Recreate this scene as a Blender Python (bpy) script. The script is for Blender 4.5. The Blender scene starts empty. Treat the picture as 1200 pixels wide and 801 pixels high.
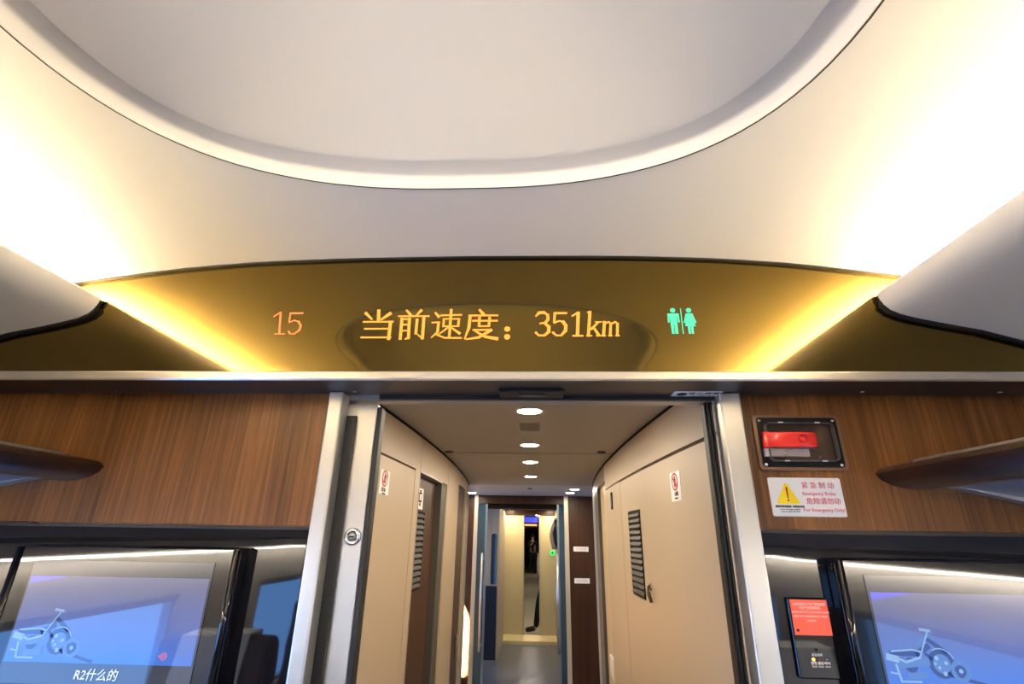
import bpy, bmesh, math, random
from mathutils import Vector, Matrix
random.seed(7)
SC = bpy.context.scene
COL = SC.collection
PI = math.pi

# ------------------------------------------------------------------ helpers
class MB:
    """collects simple shapes (world coordinates) for ONE mesh object"""
    def __init__(s): s.v = []; s.f = []; s.sm = []
    def add(s, vs, fs, smooth=False):
        n = len(s.v); s.v += [tuple(map(float, p)) for p in vs]
        for f in fs: s.f.append([i + n for i in f]); s.sm.append(smooth)
        return s
    def box(s, x0, x1, y0, y1, z0, z1):
        vs = [(x, y, z) for x in (x0, x1) for y in (y0, y1) for z in (z0, z1)]
        return s.add(vs, [(0,1,3,2),(4,6,7,5),(0,4,5,1),(2,3,7,6),(0,2,6,4),(1,5,7,3)])
    def loft(s, rings, closed=True, cap=True, smooth=False):
        n = len(rings[0]); vs = [p for r in rings for p in r]; fs = []
        for k in range(len(rings) - 1):
            for i in range(n if closed else n - 1):
                j = (i + 1) % n
                fs.append((k*n+i, k*n+j, (k+1)*n+j, (k+1)*n+i))
        if cap and closed:
            fs.append(tuple(range(n - 1, -1, -1)))
            fs.append(tuple((len(rings)-1)*n + i for i in range(n)))
        return s.add(vs, fs, smooth)
    def prism_y(s, pts, y0, y1, smooth=False):          # pts (x, z)
        return s.loft([[(x, y, z) for x, z in pts] for y in (y0, y1)], smooth=smooth)
    def prism_x(s, pts, x0, x1, smooth=False):          # pts (y, z)
        return s.loft([[(x, y, z) for y, z in pts] for x in (x0, x1)], smooth=smooth)
    def prism_z(s, pts, z0, z1, smooth=False):
        return s.loft([[(x, y, z) for x, y in pts] for z in (z0, z1)], smooth=smooth)
    def frame_y(s, outer, inner, y0, y1):               # ring between two outlines in the xz plane
        n = len(outer)
        vs = [(x, y, z) for y in (y0, y1) for lst in (outer, inner) for x, z in lst]
        fs = []
        for i in range(n):
            j = (i + 1) % n
            o0, i0, o1, i1 = 0, n, 2*n, 3*n
            fs += [(o0+i, o0+j, i0+j, i0+i), (o1+j, o1+i, i1+i, i1+j), (o0+j, o0+i, o1+i, o1+j), (i0+i, i0+j, i1+j, i1+i)]
        return s.add(vs, fs)
    def tube(s, pts, r, n=10, cap=True):
        pts = [Vector(p) for p in pts]; rings = []
        for k, p in enumerate(pts):
            t = (pts[min(k+1, len(pts)-1)] - pts[max(k-1, 0)]).normalized()
            a = t.cross(Vector((0, 0, 1)))
            if a.length < .1: a = t.cross(Vector((1, 0, 0)))
            a.normalize(); b = t.cross(a)
            rr = r[k] if isinstance(r, (list, tuple)) else r
            rings.append([tuple(p + rr*(math.cos(u)*a + math.sin(u)*b)) for u in [2*PI*i/n for i in range(n)]])
        return s.loft(rings, cap=cap, smooth=True)
    def lathe(s, o, axis, prof, n=24, smooth=True):     # prof: (radius, distance along the axis)
        o = Vector(o); ax = Vector(axis).normalized()
        a = ax.cross(Vector((0, 0, 1)))
        if a.length < .1: a = ax.cross(Vector((1, 0, 0)))
        a.normalize(); b = ax.cross(a)
        rings = [[tuple(o + ax*h + r*(math.cos(u)*a + math.sin(u)*b)) for u in [2*PI*i/n for i in range(n)]] for r, h in prof]
        return s.loft(rings, smooth=smooth)
    def grid(s, rows, smooth=True):
        m = len(rows[0]); vs = [p for r in rows for p in r]
        fs = [(k*m+i, k*m+i+1, (k+1)*m+i+1, (k+1)*m+i) for k in range(len(rows)-1) for i in range(m-1)]
        return s.add(vs, fs, smooth)

OFF = {}
def obj(name, mb, mat, parent=None, bevel=0, thick=0, auto=False):
    off = OFF.get(parent.name, Vector((0,0,0))) if parent else Vector((0,0,0))
    me = bpy.data.meshes.new(name)
    me.from_pydata([tuple(Vector(p) - off) for p in mb.v], [], mb.f)
    me.polygons.foreach_set('use_smooth', mb.sm)
    bm = bmesh.new(); bm.from_mesh(me)
    if not mb.__dict__.get('keep'): bmesh.ops.recalc_face_normals(bm, faces=bm.faces)
    bm.to_mesh(me); bm.free()
    me.materials.append(mat); me.update()
    o = bpy.data.objects.new(name, me); COL.objects.link(o)
    if parent: o.parent = parent; OFF[o.name] = off
    if thick:
        m = o.modifiers.new('thickness', 'SOLIDIFY'); m.thickness = thick; m.offset = 0
    if bevel:
        m = o.modifiers.new('bevel', 'BEVEL'); m.width = bevel; m.segments = 3; m.limit_method = 'ANGLE'
    return o
def thing(name, label, cat, loc, group=None):
    o = bpy.data.objects.new(name, None); COL.objects.link(o); o.location = loc
    o.empty_display_size = .05
    o['label'] = label; o['category'] = cat
    if group: o['group'] = group
    OFF[o.name] = Vector(loc)
    return o
def tag(o, label, cat, group=None):
    o['label'] = label; o['category'] = cat
    if group: o['group'] = group
    return o
def struct(name, mb, mat, parent=None, **k):
    o = obj(name, mb, mat, parent, **k)
    o['kind'] = 'structure'
    return o
def plabel(o, t): o['label'] = t; return o
def dup(root, loc, label, group=None):
    r = root.copy(); COL.objects.link(r); r.location = loc; r['label'] = label
    if group: r['group'] = group
    for ch in list(root.children):
        c = ch.copy(); COL.objects.link(c); c.parent = r
        for g in list(ch.children):
            d = g.copy(); COL.objects.link(d); d.parent = c
    return r
def text(name, body, size, pos, mat, parent, face='-y', align='CENTER', shear=0, sx=1.0, bold=0):
    cu = bpy.data.curves.new(name, 'FONT'); cu.body = body; cu.size = size
    cu.align_x = align; cu.align_y = 'CENTER'; cu.shear = shear; cu.extrude = .0004; cu.offset = bold
    cu.resolution_u = 2
    tmp = bpy.data.objects.new('tmp', cu); COL.objects.link(tmp)
    dg = bpy.context.evaluated_depsgraph_get(); dg.update()
    me = bpy.data.meshes.new_from_object(tmp.evaluated_get(dg))
    bpy.data.objects.remove(tmp); bpy.data.curves.remove(cu)
    rot = {'-y': Matrix(((1,0,0),(0,0,-1),(0,1,0))), '+x': Matrix(((0,0,1),(1,0,0),(0,1,0))),
           '-x': Matrix(((0,0,-1),(-1,0,0),(0,1,0))), '-z': Matrix(((1,0,0),(0,-1,0),(0,0,-1)))}[face]
    off = OFF.get(parent.name, Vector((0,0,0))); p = Vector(pos) - off
    for v in me.vertices:
        c = v.co.copy(); c.x *= sx; v.co = rot @ c + p
    me.materials.clear(); me.materials.append(mat); me.name = name
    o = bpy.data.objects.new(name, me); COL.objects.link(o); o.parent = parent; OFF[o.name] = off
    return o
def rrect(x0, x1, z0, z1, r, n=5):
    pts = []
    for cx, cz, a in ((x1-r, z1-r, 0), (x0+r, z1-r, 90), (x0+r, z0+r, 180), (x1-r, z0+r, 270)):
        for k in range(n+1):
            t = math.radians(a + 90*k/n); pts.append((cx + r*math.cos(t), cz + r*math.sin(t)))
    return pts
def lerp_tab(tab, u):
    u = abs(u)
    for (a, za), (b, zb) in zip(tab, tab[1:]):
        if u <= b: return za + (zb - za)*(u - a)/(b - a)
    return tab[-1][1]

# ------------------------------------------------------------------ materials
def mat(name, col, rough=.5, metal=0, spec=.5, emit=None, es=0, coat=0, bump=None, alpha=None, trans=0):
    m = bpy.data.materials.new(name); m.use_nodes = True
    nt = m.node_tree; b = nt.nodes['Principled BSDF']
    b.inputs['Base Color'].default_value = (*col, 1); b.inputs['Roughness'].default_value = rough
    b.inputs['Metallic'].default_value = metal; b.inputs['Specular IOR Level'].default_value = spec
    b.inputs['Coat Weight'].default_value = coat; b.inputs['Coat Roughness'].default_value = .03
    if trans: b.inputs['Transmission Weight'].default_value = trans
    if emit: b.inputs['Emission Color'].default_value = (*emit, 1); b.inputs['Emission Strength'].default_value = es
    if bump:
        sc, st = bump
        tc = nt.nodes.new('ShaderNodeTexCoord'); no = nt.nodes.new('ShaderNodeTexNoise')
        mp = nt.nodes.new('ShaderNodeMapping'); mp.inputs['Scale'].default_value = sc
        bp = nt.nodes.new('ShaderNodeBump'); bp.inputs['Strength'].default_value = st; bp.inputs['Distance'].default_value = .01
        no.inputs['Scale'].default_value = 1
        nt.links.new(tc.outputs['Object'], mp.inputs['Vector']); nt.links.new(mp.outputs['Vector'], no.inputs['Vector'])
        nt.links.new(no.outputs['Fac'], bp.inputs['Height']); nt.links.new(bp.outputs['Normal'], b.inputs['Normal'])
    return m
def srgb(r, g, b):
    f = lambda c: (c/255/12.92) if c <= 10 else ((c/255 + .055)/1.055)**2.4
    return (f(r), f(g), f(b))
def wood(name, dark, mid, light, rough=.4, scale=(120, 120, 3.2), tilt=.06):
    m = mat(name, mid, rough); nt = m.node_tree; b = nt.nodes['Principled BSDF']; N = nt.nodes.new; L = nt.links.new
    tc = N('ShaderNodeTexCoord'); mp = N('ShaderNodeMapping'); mp.inputs['Scale'].default_value = scale
    mp.inputs['Rotation'].default_value = (0, tilt, 0)
    n1 = N('ShaderNodeTexNoise'); n1.inputs['Scale'].default_value = 1; n1.inputs['Detail'].default_value = 6; n1.inputs['Roughness'].default_value = .65
    mp2 = N('ShaderNodeMapping'); mp2.inputs['Scale'].default_value = (7, 7, .5); mp2.inputs['Rotation'].default_value = (0, tilt, 0)
    n2 = N('ShaderNodeTexNoise'); n2.inputs['Scale'].default_value = 1; n2.inputs['Detail'].default_value = 3; n2.inputs['Distortion'].default_value = 1.2
    mx = N('ShaderNodeMath'); mx.operation = 'MULTIPLY_ADD'; mx.inputs[1].default_value = .55
    m2 = N('ShaderNodeMath'); m2.operation = 'MULTIPLY'; m2.inputs[1].default_value = .45
    cr = N('ShaderNodeValToRGB'); e = cr.color_ramp.elements
    e[0].position = .34; e[0].color = (*dark, 1); e[1].position = .68; e[1].color = (*light, 1)
    k = e.new(.5); k.color = (*mid, 1)
    L(tc.outputs['Object'], mp.inputs['Vector']); L(tc.outputs['Object'], mp2.inputs['Vector'])
    L(mp.outputs['Vector'], n1.inputs['Vector']); L(mp2.outputs['Vector'], n2.inputs['Vector'])
    L(n2.outputs['Fac'], m2.inputs[0]); L(n1.outputs['Fac'], mx.inputs[0]); L(m2.outputs[0], mx.inputs[2])
    b.inputs['Specular IOR Level'].default_value = .3; L(mx.outputs[0], cr.inputs['Fac']); L(cr.outputs['Color'], b.inputs['Base Color'])
    bp = N('ShaderNodeBump'); bp.inputs['Strength'].default_value = .06; bp.inputs['Distance'].default_value = .002
    L(n1.outputs['Fac'], bp.inputs['Height']); L(bp.outputs['Normal'], b.inputs['Normal'])
    return m

M = {}
M['ceiling'] = mat('ceiling_paint', (.70, .675, .65), .55, spec=.3, bump=((600, 600, 600), .03))
M['valance'] = mat('valance_paint', (.60, .585, .575), .5, spec=.3)
M['gold'] = mat('gold_glass', (.180, .117, .018), .06, metal=1, coat=.4)
M['gold'].node_tree.nodes['Principled BSDF'].inputs['Coat Roughness'].default_value = .16
M['black'] = mat('black_rubber', (.006, .006, .007), .5)
M['lip'] = mat('champagne_aluminium', (.74, .68, .60), .38, metal=.85)
M['soffit'] = mat('dark_bronze', (.07, .052, .043), .42, metal=.4)
M['wood'] = wood('walnut_veneer', (.064, .025, .0065), (.150, .060, .0155), (.275, .117, .031))
M['darkwood'] = wood('dark_walnut', (.030, .012, .007), (.055, .023, .012), (.085, .036, .019), rough=.35)
M['doorwood'] = wood('brown_door_laminate', (.050, .024, .013), (.075, .037, .021), (.10, .05, .03), rough=.4)
M['gloss'] = mat('black_gloss', (.007, .007, .010), .03, spec=.5, bump=((3.5, 1, 5), .05))
M['tvblack'] = mat('tv_black', (.006, .006, .008), .05, spec=.5)
M['alu'] = mat('brushed_aluminium', (.62, .60, .55), .36, metal=.8, bump=((400, 400, 3), .03))
M['alu_dark'] = mat('anodised_aluminium', (.42, .42, .42), .4, metal=.8)
M['chrome'] = mat('polished_steel', (.75, .74, .72), .18, metal=1)
M['rubber'] = M['black']
M['beige'] = mat('beige_laminate', (.50, .40, .285), .42, spec=.35)
M['beige_dark'] = mat('panel_joint', (.012, .009, .007), .8, spec=.1)
M['corrceil'] = mat('corridor_ceiling', (.42, .375, .32), .5, spec=.3)
M['louver'] = mat('louver_metal', (.10, .088, .074), .5, metal=.2)
M['slat'] = mat('grille_slat', (.040, .034, .029), .55, spec=.3)
M['white'] = mat('white_vinyl', (.92, .89, .85), .4)
M['red'] = mat('red_plastic', (.80, .022, .014), .22, coat=.5)
M['signred'] = mat('sign_red', (.66, .05, .07), .5)
M['pinkred'] = mat('print_pink_red', (.72, .16, .22), .5)
M['yellow'] = mat('sign_yellow', (.95, .72, .01), .45)
M['orange'] = mat('notice_orange_red', (1.0, .105, .045), .4)
M['ink'] = mat('black_ink', (.006, .006, .006), .55, spec=.2)
M['inkwhite'] = mat('white_ink', (.85, .78, .74), .5)
M['led'] = mat('amber_led', (.1, .02, 0), .5, emit=(1, .30, .035), es=.95)
M['ledcar'] = mat('red_amber_led', (.1, .02, 0), .5, emit=(1, .22, .045), es=.72)
M['ledgreen'] = mat('green_led', (0, .05, .03), .5, emit=(.05, .80, .40), es=.62)
M['downlight'] = mat('downlight_glow', (1, 1, 1), .5, emit=(1, .84, .63), es=170)
M['cove'] = mat('cove_glow', (1, 1, 1), .5, emit=(1, .80, .49), es=66)
M['racklight'] = mat('rack_light_glow', (1,1,1), .5, emit=(1,.88,.72), es=62)
M['floor'] = mat('blue_grey_vinyl', (.11, .125, .15), .3, spec=.5)
M['carpet'] = mat('carpet', (.22, .20, .18), .95)
M['sidewall'] = mat('cabin_side_wall', (.62, .59, .55), .5)
M['seat'] = mat('seat_fabric', (.055, .04, .045), .9, bump=((200, 200, 200), .2))
M['cover'] = mat('white_headrest_cloth', (.75, .75, .76), .8)
M['glass_blue'] = mat('blue_tinted_glass', (.035, .075, .12), .06, spec=.6)
M['champagne'] = mat('champagne_door_panel', (.74, .62, .33), .42, metal=.15)
M['ledgeb'] = mat('rack_bronze', (.040, .021, .015), .3, metal=.3)
M['frosted'] = mat('frosted_shelf_glass', (.14, .175, .22), .35, spec=.5)
M['clear'] = None
M['green'] = mat('green_lit_button', (0, .3, .05), .5, emit=(.05, .9, .18), es=.7)
M['amber'] = mat('amber_indicator', (.4, .2, 0), .5, emit=(1, .5, .08), es=2)
M['skin'] = mat('skin', (.55, .33, .24), .55)
M['cloth_dark'] = mat('dark_cloth', (.012, .013, .02), .9)
M['cloth_navy'] = mat('navy_cloth', (.02, .025, .05), .9)
M['hair'] = mat('black_hair', (.012, .009, .008), .6)
M['leather'] = mat('brown_black_leather', (.02, .012, .010), .45)
M['cloth_grey'] = mat('grey_plaid_cloth', (.24, .22, .21), .9)
M['trim_brown'] = mat('bronze_bezel', (.16, .085, .05), .35, metal=.4)
M['backing'] = mat('dark_brown_box', (.06, .030, .016), .5)
def thin_glass(name, tint, refl=.08):
    m = bpy.data.materials.new(name); m.use_nodes = True; nt = m.node_tree; nt.nodes.clear(); N = nt.nodes.new
    o = N('ShaderNodeOutputMaterial'); mx = N('ShaderNodeMixShader'); t = N('ShaderNodeBsdfTransparent'); g = N('ShaderNodeBsdfGlossy')
    fr = N('ShaderNodeFresnel'); fr.inputs['IOR'].default_value = 1.45
    t.inputs['Color'].default_value = (*tint, 1); g.inputs['Roughness'].default_value = .03
    ge = N('ShaderNodeNewGeometry'); mu = N('ShaderNodeMath'); mu.operation = 'SUBTRACT'; mu.use_clamp = True
    nt.links.new(fr.outputs['Fac'], mu.inputs[0]); nt.links.new(ge.outputs['Backfacing'], mu.inputs[1])
    nt.links.new(mu.outputs[0], mx.inputs['Fac']); nt.links.new(t.outputs[0], mx.inputs[1]); nt.links.new(g.outputs[0], mx.inputs[2])
    nt.links.new(mx.outputs[0], o.inputs['Surface']); return m
M['clear'] = thin_glass('clear_plastic', (.95, .93, .90))
M['window'] = thin_glass('window_glass', (.85, .92, .97))

# ------------------------------------------------------------------ camera
def cam_axes(p, y, r):
    p, y, r = map(math.radians, (p, y, r))
    f = Vector((math.sin(y)*math.cos(p), math.cos(y)*math.cos(p), math.sin(p)))
    r0 = Vector((math.cos(y), -math.sin(y), 0)); u0 = r0.cross(f)
    return math.cos(r)*r0 + math.sin(r)*u0, -math.sin(r)*r0 + math.cos(r)*u0, f
rt, up, fw = cam_axes(21.247, -2.754, .882)
cd = bpy.data.cameras.new('camera'); cam = bpy.data.objects.new('camera', cd); COL.objects.link(cam)
cam.matrix_world = Matrix(((rt.x, up.x, -fw.x, -.016), (rt.y, up.y, -fw.y, 0), (rt.z, up.z, -fw.z, 1.69), (0, 0, 0, 1)))
cd.sensor_width = 36; cd.lens = 584.15/1200*36; cd.clip_start = .02
SC.camera = cam

XC = -.165            # middle of the car
YB = -6.2             # rear end of the modelled cabin
YP = 1.14             # plane of the gold display glass
XL, XR = XC - 1.6, XC + 1.6

# ------------------------------------------------------------------ cabin ceiling with its oval recess
CT = [(0, 2.372), (.35, 2.369), (.6, 2.360), (.8, 2.343), (1.07, 2.304), (1.2, 2.285), (1.45, 2.25)]
def cz(dx):
    # smooth: average of the table around dx
    return sum(lerp_tab(CT, dx + k*.03) for k in (-2, -1, 0, 1, 2))/5
HW, Y0, LE, NE = .612, .40, .455, 2.5
def outline():
    pts = []
    yb = -3.9
    N = 44
    for end in (1, -1):
        c = Y0 if end == 1 else yb
        for k in range(N + 1):
            t = PI*k/N if end == 1 else PI + PI*k/N
            ct, st = math.cos(t), math.sin(t)
            x = HW*math.copysign(abs(ct)**(2/NE), ct); y = c + LE*math.copysign(abs(st)**(2/NE), st)
            pts.append((x, y))
        if end == 1:
            for k in range(1, 24): pts.append((-HW, Y0 + (yb - Y0)*k/24))
        else:
            for k in range(1, 24): pts.append((HW, yb + (Y0 - yb)*k/24))
    return pts
OUT = outline()
def normals(pts):
    n = len(pts); ns = []
    for i in range(n):
        a = Vector(pts[(i-1) % n]); b = Vector(pts[(i+1) % n]); t = (b - a).normalized()
        ns.append(Vector((-t.y, t.x)))      # inward (counter-clockwise outline)
    return ns
NRM = normals(OUT)
def off(d): return [(p[0] + n.x*d, p[1] + n.y*d) for p, n in zip(OUT, NRM)]
mb = MB()
# outer field: every outline point joined outwards to the edge of the ceiling
W = 1.45
def edge_pt(x, y):
    # outward target: front / rear / side border of the ceiling
    if y > Y0 + .0005:
        t = (x/HW); s = (y - Y0)/LE
        k = min((W/abs(x)) if abs(x) > 1e-6 else 1e9, (YP + .2 - Y0)/(y - Y0))
        return (x*k, Y0 + (y - Y0)*k)
    if y < -3.9 - .0005:
        k = min((W/abs(x)) if abs(x) > 1e-6 else 1e9, (YB - .2 + 3.9)/(y + 3.9))
        return (x*k, -3.9 + (y + 3.9)*k)
    return (math.copysign(W, x), y)
rows = []
NR = 30
for i in range(len(OUT) + 1):
    x, y = OUT[i % len(OUT)]; ex, ey = edge_pt(x, y)
    rows.append([(XC + x + (ex-x)*t, y + (ey-y)*t, cz(x + (ex-x)*t)) for t in [k/NR for k in range(NR + 1)]])
mb.grid(rows)
# recess: rim wall, fillet, flat field
rim = MB()
prof = [(0, -.0015), (.0008, -.0015), (.0014, .0012), (.0055, .0068), (.0095, .0124), (.0130, .0166), (.0160, .0186), (.022, .0196), (.055, .020)]
rings = []
for d, h in prof:
    rings.append([(XC + x, y, cz(OUT[i][0]) + h) for i, (x, y) in enumerate(off(d))])
rim.loft(rings, closed=True, cap=False, smooth=True)
inner = rings[-1]
# flat field: strips across at matching pairs of points left/right
n = len(inner)
c_rows = []
# pair point i with mirrored one
half = sorted([p for p in inner if p[0] > XC], key=lambda p: p[1])
WI = HW - .06; LI = LE - .06
def dome(x, y, zr):
    e = (y - Y0)/LI if y > Y0 else ((-3.9 - y)/LI if y < -3.9 else 0)
    r = min(1, (abs(x/WI)**NE + max(0, e)**NE))**(1/NE)
    return zr + .042*(1 - r*r)
fld = MB()
for p in half:
    w = p[0] - XC
    c_rows.append([(XC - w + 2*w*k/24, p[1], dome(-w + 2*w*k/24, p[1], p[2] + (cz(0) + .020 - p[2])*(1 - abs(-1 + k/12)**2))) for k in range(25)])
fld.grid(c_rows)
mb.add(rim.v, rim.f, True); mb.add(fld.v, fld.f, True)
sm_ = MB()
sm_.loft([[(XC + x, y, cz(OUT[i][0]) - .0006) for i, (x, y) in enumerate(off(d))] for d in (-.0045, -.0002)], cap=False)
struct('trim_16', sm_, mat('ceiling_seam', (.05, .042, .03), .8, spec=.1))
ceil = struct('ceiling', mb, M['ceiling'])

# ------------------------------------------------------------------ side covers of the cove lights
VP_ = [(.985,2.252),(.987,2.240),(.993,2.224),(1.005,2.210),(1.028,2.198),(1.058,2.189),(1.12,2.174),(1.2,2.157),(1.3,2.125),
       (1.42,2.08),(1.52,2.0),(1.60,1.90)]
def valance(s, label):
    pts = [(XC + s*a, b) for a, b in VP_]
    back = [(XC + s*1.60, 2.20), (XC + s*1.30, 2.21), (XC + s*1.03, 2.243), (XC + s*1.0, 2.256), (XC + s*.99, 2.257)]
    sec = pts + back
    root = thing('cove_light_cover', label, 'light cover', (XC + s*1.3, -2.5, 1.9), 'light covers along the ceiling edges')
    sh = MB(); sh.prism_y(sec, YB, YP - .012, smooth=True)
    o = obj('shell', sh, M['valance'], root)
    o.data.shade_smooth(); 
    for p in o.data.polygons: p.use_smooth = len(p.vertices) == 4
    mod = o.modifiers.new('edges', 'EDGE_SPLIT'); mod.split_angle = math.radians(22)
    g = MB()
    gp = [(XC + s*a, b) for a, b in VP_]
    gi = []
    for i, p in enumerate(gp):
        a = Vector(gp[max(i-1,0)]); b = Vector(gp[min(i+1,len(gp)-1)]); t = (b-a).normalized(); nn = Vector((-t.y, t.x))*s
        if nn.y > 0 and i > 4: nn = -nn
        q = Vector(p) + (nn if nn.y < .3 else -nn)*.006
        gi.append((q.x, q.y))
    g.loft([[(x, YP - .013, z) for x, z in gp], [(x, YP - .013, z) for x, z in gi], [(x, YP - .001, z) for x, z in gi], [(x, YP - .001, z) for x, z in gp]], closed=False, cap=False)
    obj('edge_gasket', g, M['black'], root)
    st = MB()
    for k in range(16):
        ya = -6.1 + k*.45; yb = min(ya + .45, 1.10)
        x0, x1 = XC + s*1.055, XC + s*1.090
        st.loft([[(x0, y, 2.250), (x1, y, 2.284), (x1 + s*.006, y, 2.278), (x0 + s*.006, y, 2.244)] for y in (ya, yb)])
    tag(obj('light_strip', st, M['cove']), 'warm white light strip hidden behind the %s cove cover' % ('left' if s < 0 else 'right'), 'light strip')
valance(-1, 'pale grey rounded cover below the glowing cove on the left')
valance(1, 'pale grey rounded cover below the glowing cove on the right')

# ------------------------------------------------------------------ end wall: gold display glass
root = thing('display_panel', 'wide gold mirrored display glass with amber speed text over the doorway', 'display', (XC, YP, 2.04))
def panel_pts(grow=0):
    top = []
    for k in range(41):
        dx = -1.58 + 3.16*k/40
        z = cz(dx) if abs(dx) < 1.4 else cz(1.4)
        top.append((XC + dx, z + .012 + grow))
    return [(XC + 1.58, 2.035)] + top[::-1] + [(XC - 1.58, 2.035)]
mb = MB(); mb.prism_y(panel_pts(), YP, YP + .012)
obj('glass', mb, M['gold'], root)
mb = MB()
tp = [(XC - 1.25 + 2.5*k/50) for k in range(51)]
mb.loft([[(x, YP - .010, cz(x - XC) + .004) for x in tp], [(x, YP - .010, cz(x - XC) - .0035) for x in tp],
         [(x, YP - .0005, cz(x - XC) - .0035) for x in tp], [(x, YP - .0005, cz(x - XC) + .004) for x in tp]], closed=False, cap=False)
obj('edge_gasket', mb, M['black'], root)

def stroke(mb, pts, w, y):
    """flat ribbon in the xz plane; w is one width or one per point"""
    for i in range(len(pts) - 1):
        a, b = Vector(pts[i]), Vector(pts[i+1]); t = (b - a)
        if t.length < 1e-6: continue
        t.normalize(); nn = Vector((-t.y, t.x))
        wa, wb = (w, w) if not isinstance(w, (list, tuple)) else (w[i], w[i+1])
        a2, b2 = a - t*wa*.3, b + t*wb*.3
        q = [a2 + nn*wa/2, b2 + nn*wb/2, b2 - nn*wb/2, a2 - nn*wa/2]
        mb.loft([[(p.x, yy, p.y) for p in q] for yy in (y, y + .001)])
def glyph(mb, box, src, strokes, y):
    x0, x1, z0, z1 = box; sx0, sx1, sy0, sy1 = src
    kx = (x1 - x0)/(sx1 - sx0); kz = (z1 - z0)/(sy1 - sy0)
    ym = (sy0 + sy1)/2; ks = lambda a: -.332*(x0 + (a - sx0)*kx + .045)
    for w, *pts in strokes:
        pts = [(a - ks(a)*(ym - b), b) for a, b in pts]
        stroke(mb, [(x0 + (a - sx0)*kx, z1 - (b - sy0)*kz) for a, b in pts], [v*kx for v in w] if isinstance(w, tuple) else w*kx, y)
YT = YP - .0016
def led_obj(mb, t): return plabel(obj('led_character', mb, M['led'], root), t)
zT, zB = 2.222, 2.141
led = MB(); glyph(led, (-.454, -.371, zB, zT), (300, 530, 140, 365), [
    ((22,12), (338,165), (380,212)), (22, (430,145), (427,230)), ((12,24), (447,215), (512,168)),
    (11, (320,232), (530,232)), (11, (328,285), (490,285)), (11, (302,350), (512,350)), (22, (512,232), (498,362))], YT)
led_obj(led, 'amber character 当')
led = MB(); glyph(led, (-.357, -.279, zB, zT), (575, 815, 140, 365), [
    ((14,22), (638,145), (670,182)), ((22,12), (752,145), (712,188)), (12, (575,190), (812,190)),
    (22, (602,208), (588,362)), (11, (602,212), (660,212)), (22, (660,208), (652,355)), (11, (598,255), (655,255)), (11, (596,300), (652,300)), ((20,8), (652,355), (625,362)),
    (20, (720,215), (710,322)), (22, (772,200), (762,358)), ((14,6), (762,360), (715,322))], YT)
led_obj(led, 'amber character 前')
led = MB(); glyph(led, (-.274, -.198, zB, zT), (830, 1070, 140, 365), [
    ((14,24), (862,165), (890,195)), (12, (835,240), (890,238)), (20, (888,238), (880,312)), ((16,8), (880,312), (830,352)),
    (13, (872,330), (935,354), (1070,356)), (13, (908,185), (1070,182)), (20, (988,142), (974,345)), (11, (925,212), (1050,212)), (16, (930,212), (926,270)),
    (18, (1050,212), (1044,268)), (11, (925,268), (1045,268)), ((16,8), (966,275), (890,328)), ((10,22), (985,275), (1056,322))], YT)
led_obj(led, 'amber character 速')
led = MB(); glyph(led, (-.190, -.107, zB, zT), (487, 565, 140, 212), [
    ((5,8), (522,141), (531,152)), (4, (497,155), (565,155)), ((7,7,3), (500,155), (497,185), (487,211)), (4, (506,168), (564,168)),
    (6, (522,160), (521,181)), (6, (546,160), (544,181)), (4, (521,181), (544,181)), (4, (507,190), (550,190)), ((7,6,3), (550,190), (520,208), (490,212)), ((4,6,8), (513,193), (535,206), (564,211))], YT)
led_obj(led, 'amber character 度')
led = MB()
for zc in (2.168, 2.147):
    led.prism_y([(-.083 + .0075*math.cos(2*PI*k/14), zc + .007*math.sin(2*PI*k/14)) for k in range(14)], YT, YT + .001)
led_obj(led, 'amber colon')
S2 = (652, 854, 148, 212)
SRC_ = [((4,7,7,4), (655,160), (662,152), (674,151), (683,157)), (7, (683,157), (684,168), (678,176)), (4, (678,176), (665,178)), ((5,8), (676,178), (686,186)), (8, (686,186), (686,198)), ((8,5,4), (686,198), (676,207), (662,207)), ((4,6), (662,207), (655,200)),
    (5, (700,153), (728,153)), (6, (700,153), (699,175)), (4, (699,177), (710,172), (720,174)), (8, (720,174), (727,184), (726,196)), ((8,5), (726,196), (716,207)), (4, (716,207), (704,207)), ((4,6), (704,207), (696,200)),
    (4, (742,160), (755,152)), (8, (756,152), (755,206)), (4, (744,208), (768,208)),
    (7, (784,150), (781,208)), (3, (778,151), (786,151)), (3, (777,208), (789,208)), ((4,6), (804,176), (788,192)), ((5,7), (793,188), (806,207)), (3, (797,175), (811,175)), (3, (800,208), (812,208)),
    (7, (819,175), (817,208)), (3, (815,175), (821,175)), (4, (820,179), (829,175), (834,179)), (6, (834,178), (833,208)), (4, (835,180), (845,175), (850,180)), (6, (850,179), (850,208)), (3, (813,208), (822,208)), (3, (829,208), (838,208)), (3, (846,208), (855,208))]
for a_, b_, t_ in ((650, 690, '3'), (690, 735, '5'), (735, 772, '1'), (772, 812.5, 'k'), (812.6, 860, 'm')):
    led = MB(); glyph(led, (-.015, .193, zB + .004, zT - .006), S2, [q for q in SRC_ if a_ <= sum(p[0] for p in q[1:])/len(q[1:]) < b_], YT)
    led_obj(led, 'amber character ' + t_)
carn = MB()
glyph(carn, (-.690, -.603, 2.155, 2.216), (318, 356, 366, 392), [
    ((1,2), (323,371), (331,366)), (2.2, (331,367), (329,391)), (1.2, (324,391.5), (335,391.5)),
    (1.8, (342,367), (356,367)), (1.6, (342,367), (340.5,377)), (1.4, (340.5,378), (346,375.5), (351,377)), (2.2, (351,377), (353.5,382), (352,387)), ((2.2,1.3), (352,387), (346,391.5)), (1.3, (346,391.5), (341,391)), (1.8, (341,391), (339.5,388.5))], YT)
plabel(obj('car_number', carn, M['ledcar'], root), 'thin red amber car number 15')
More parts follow.
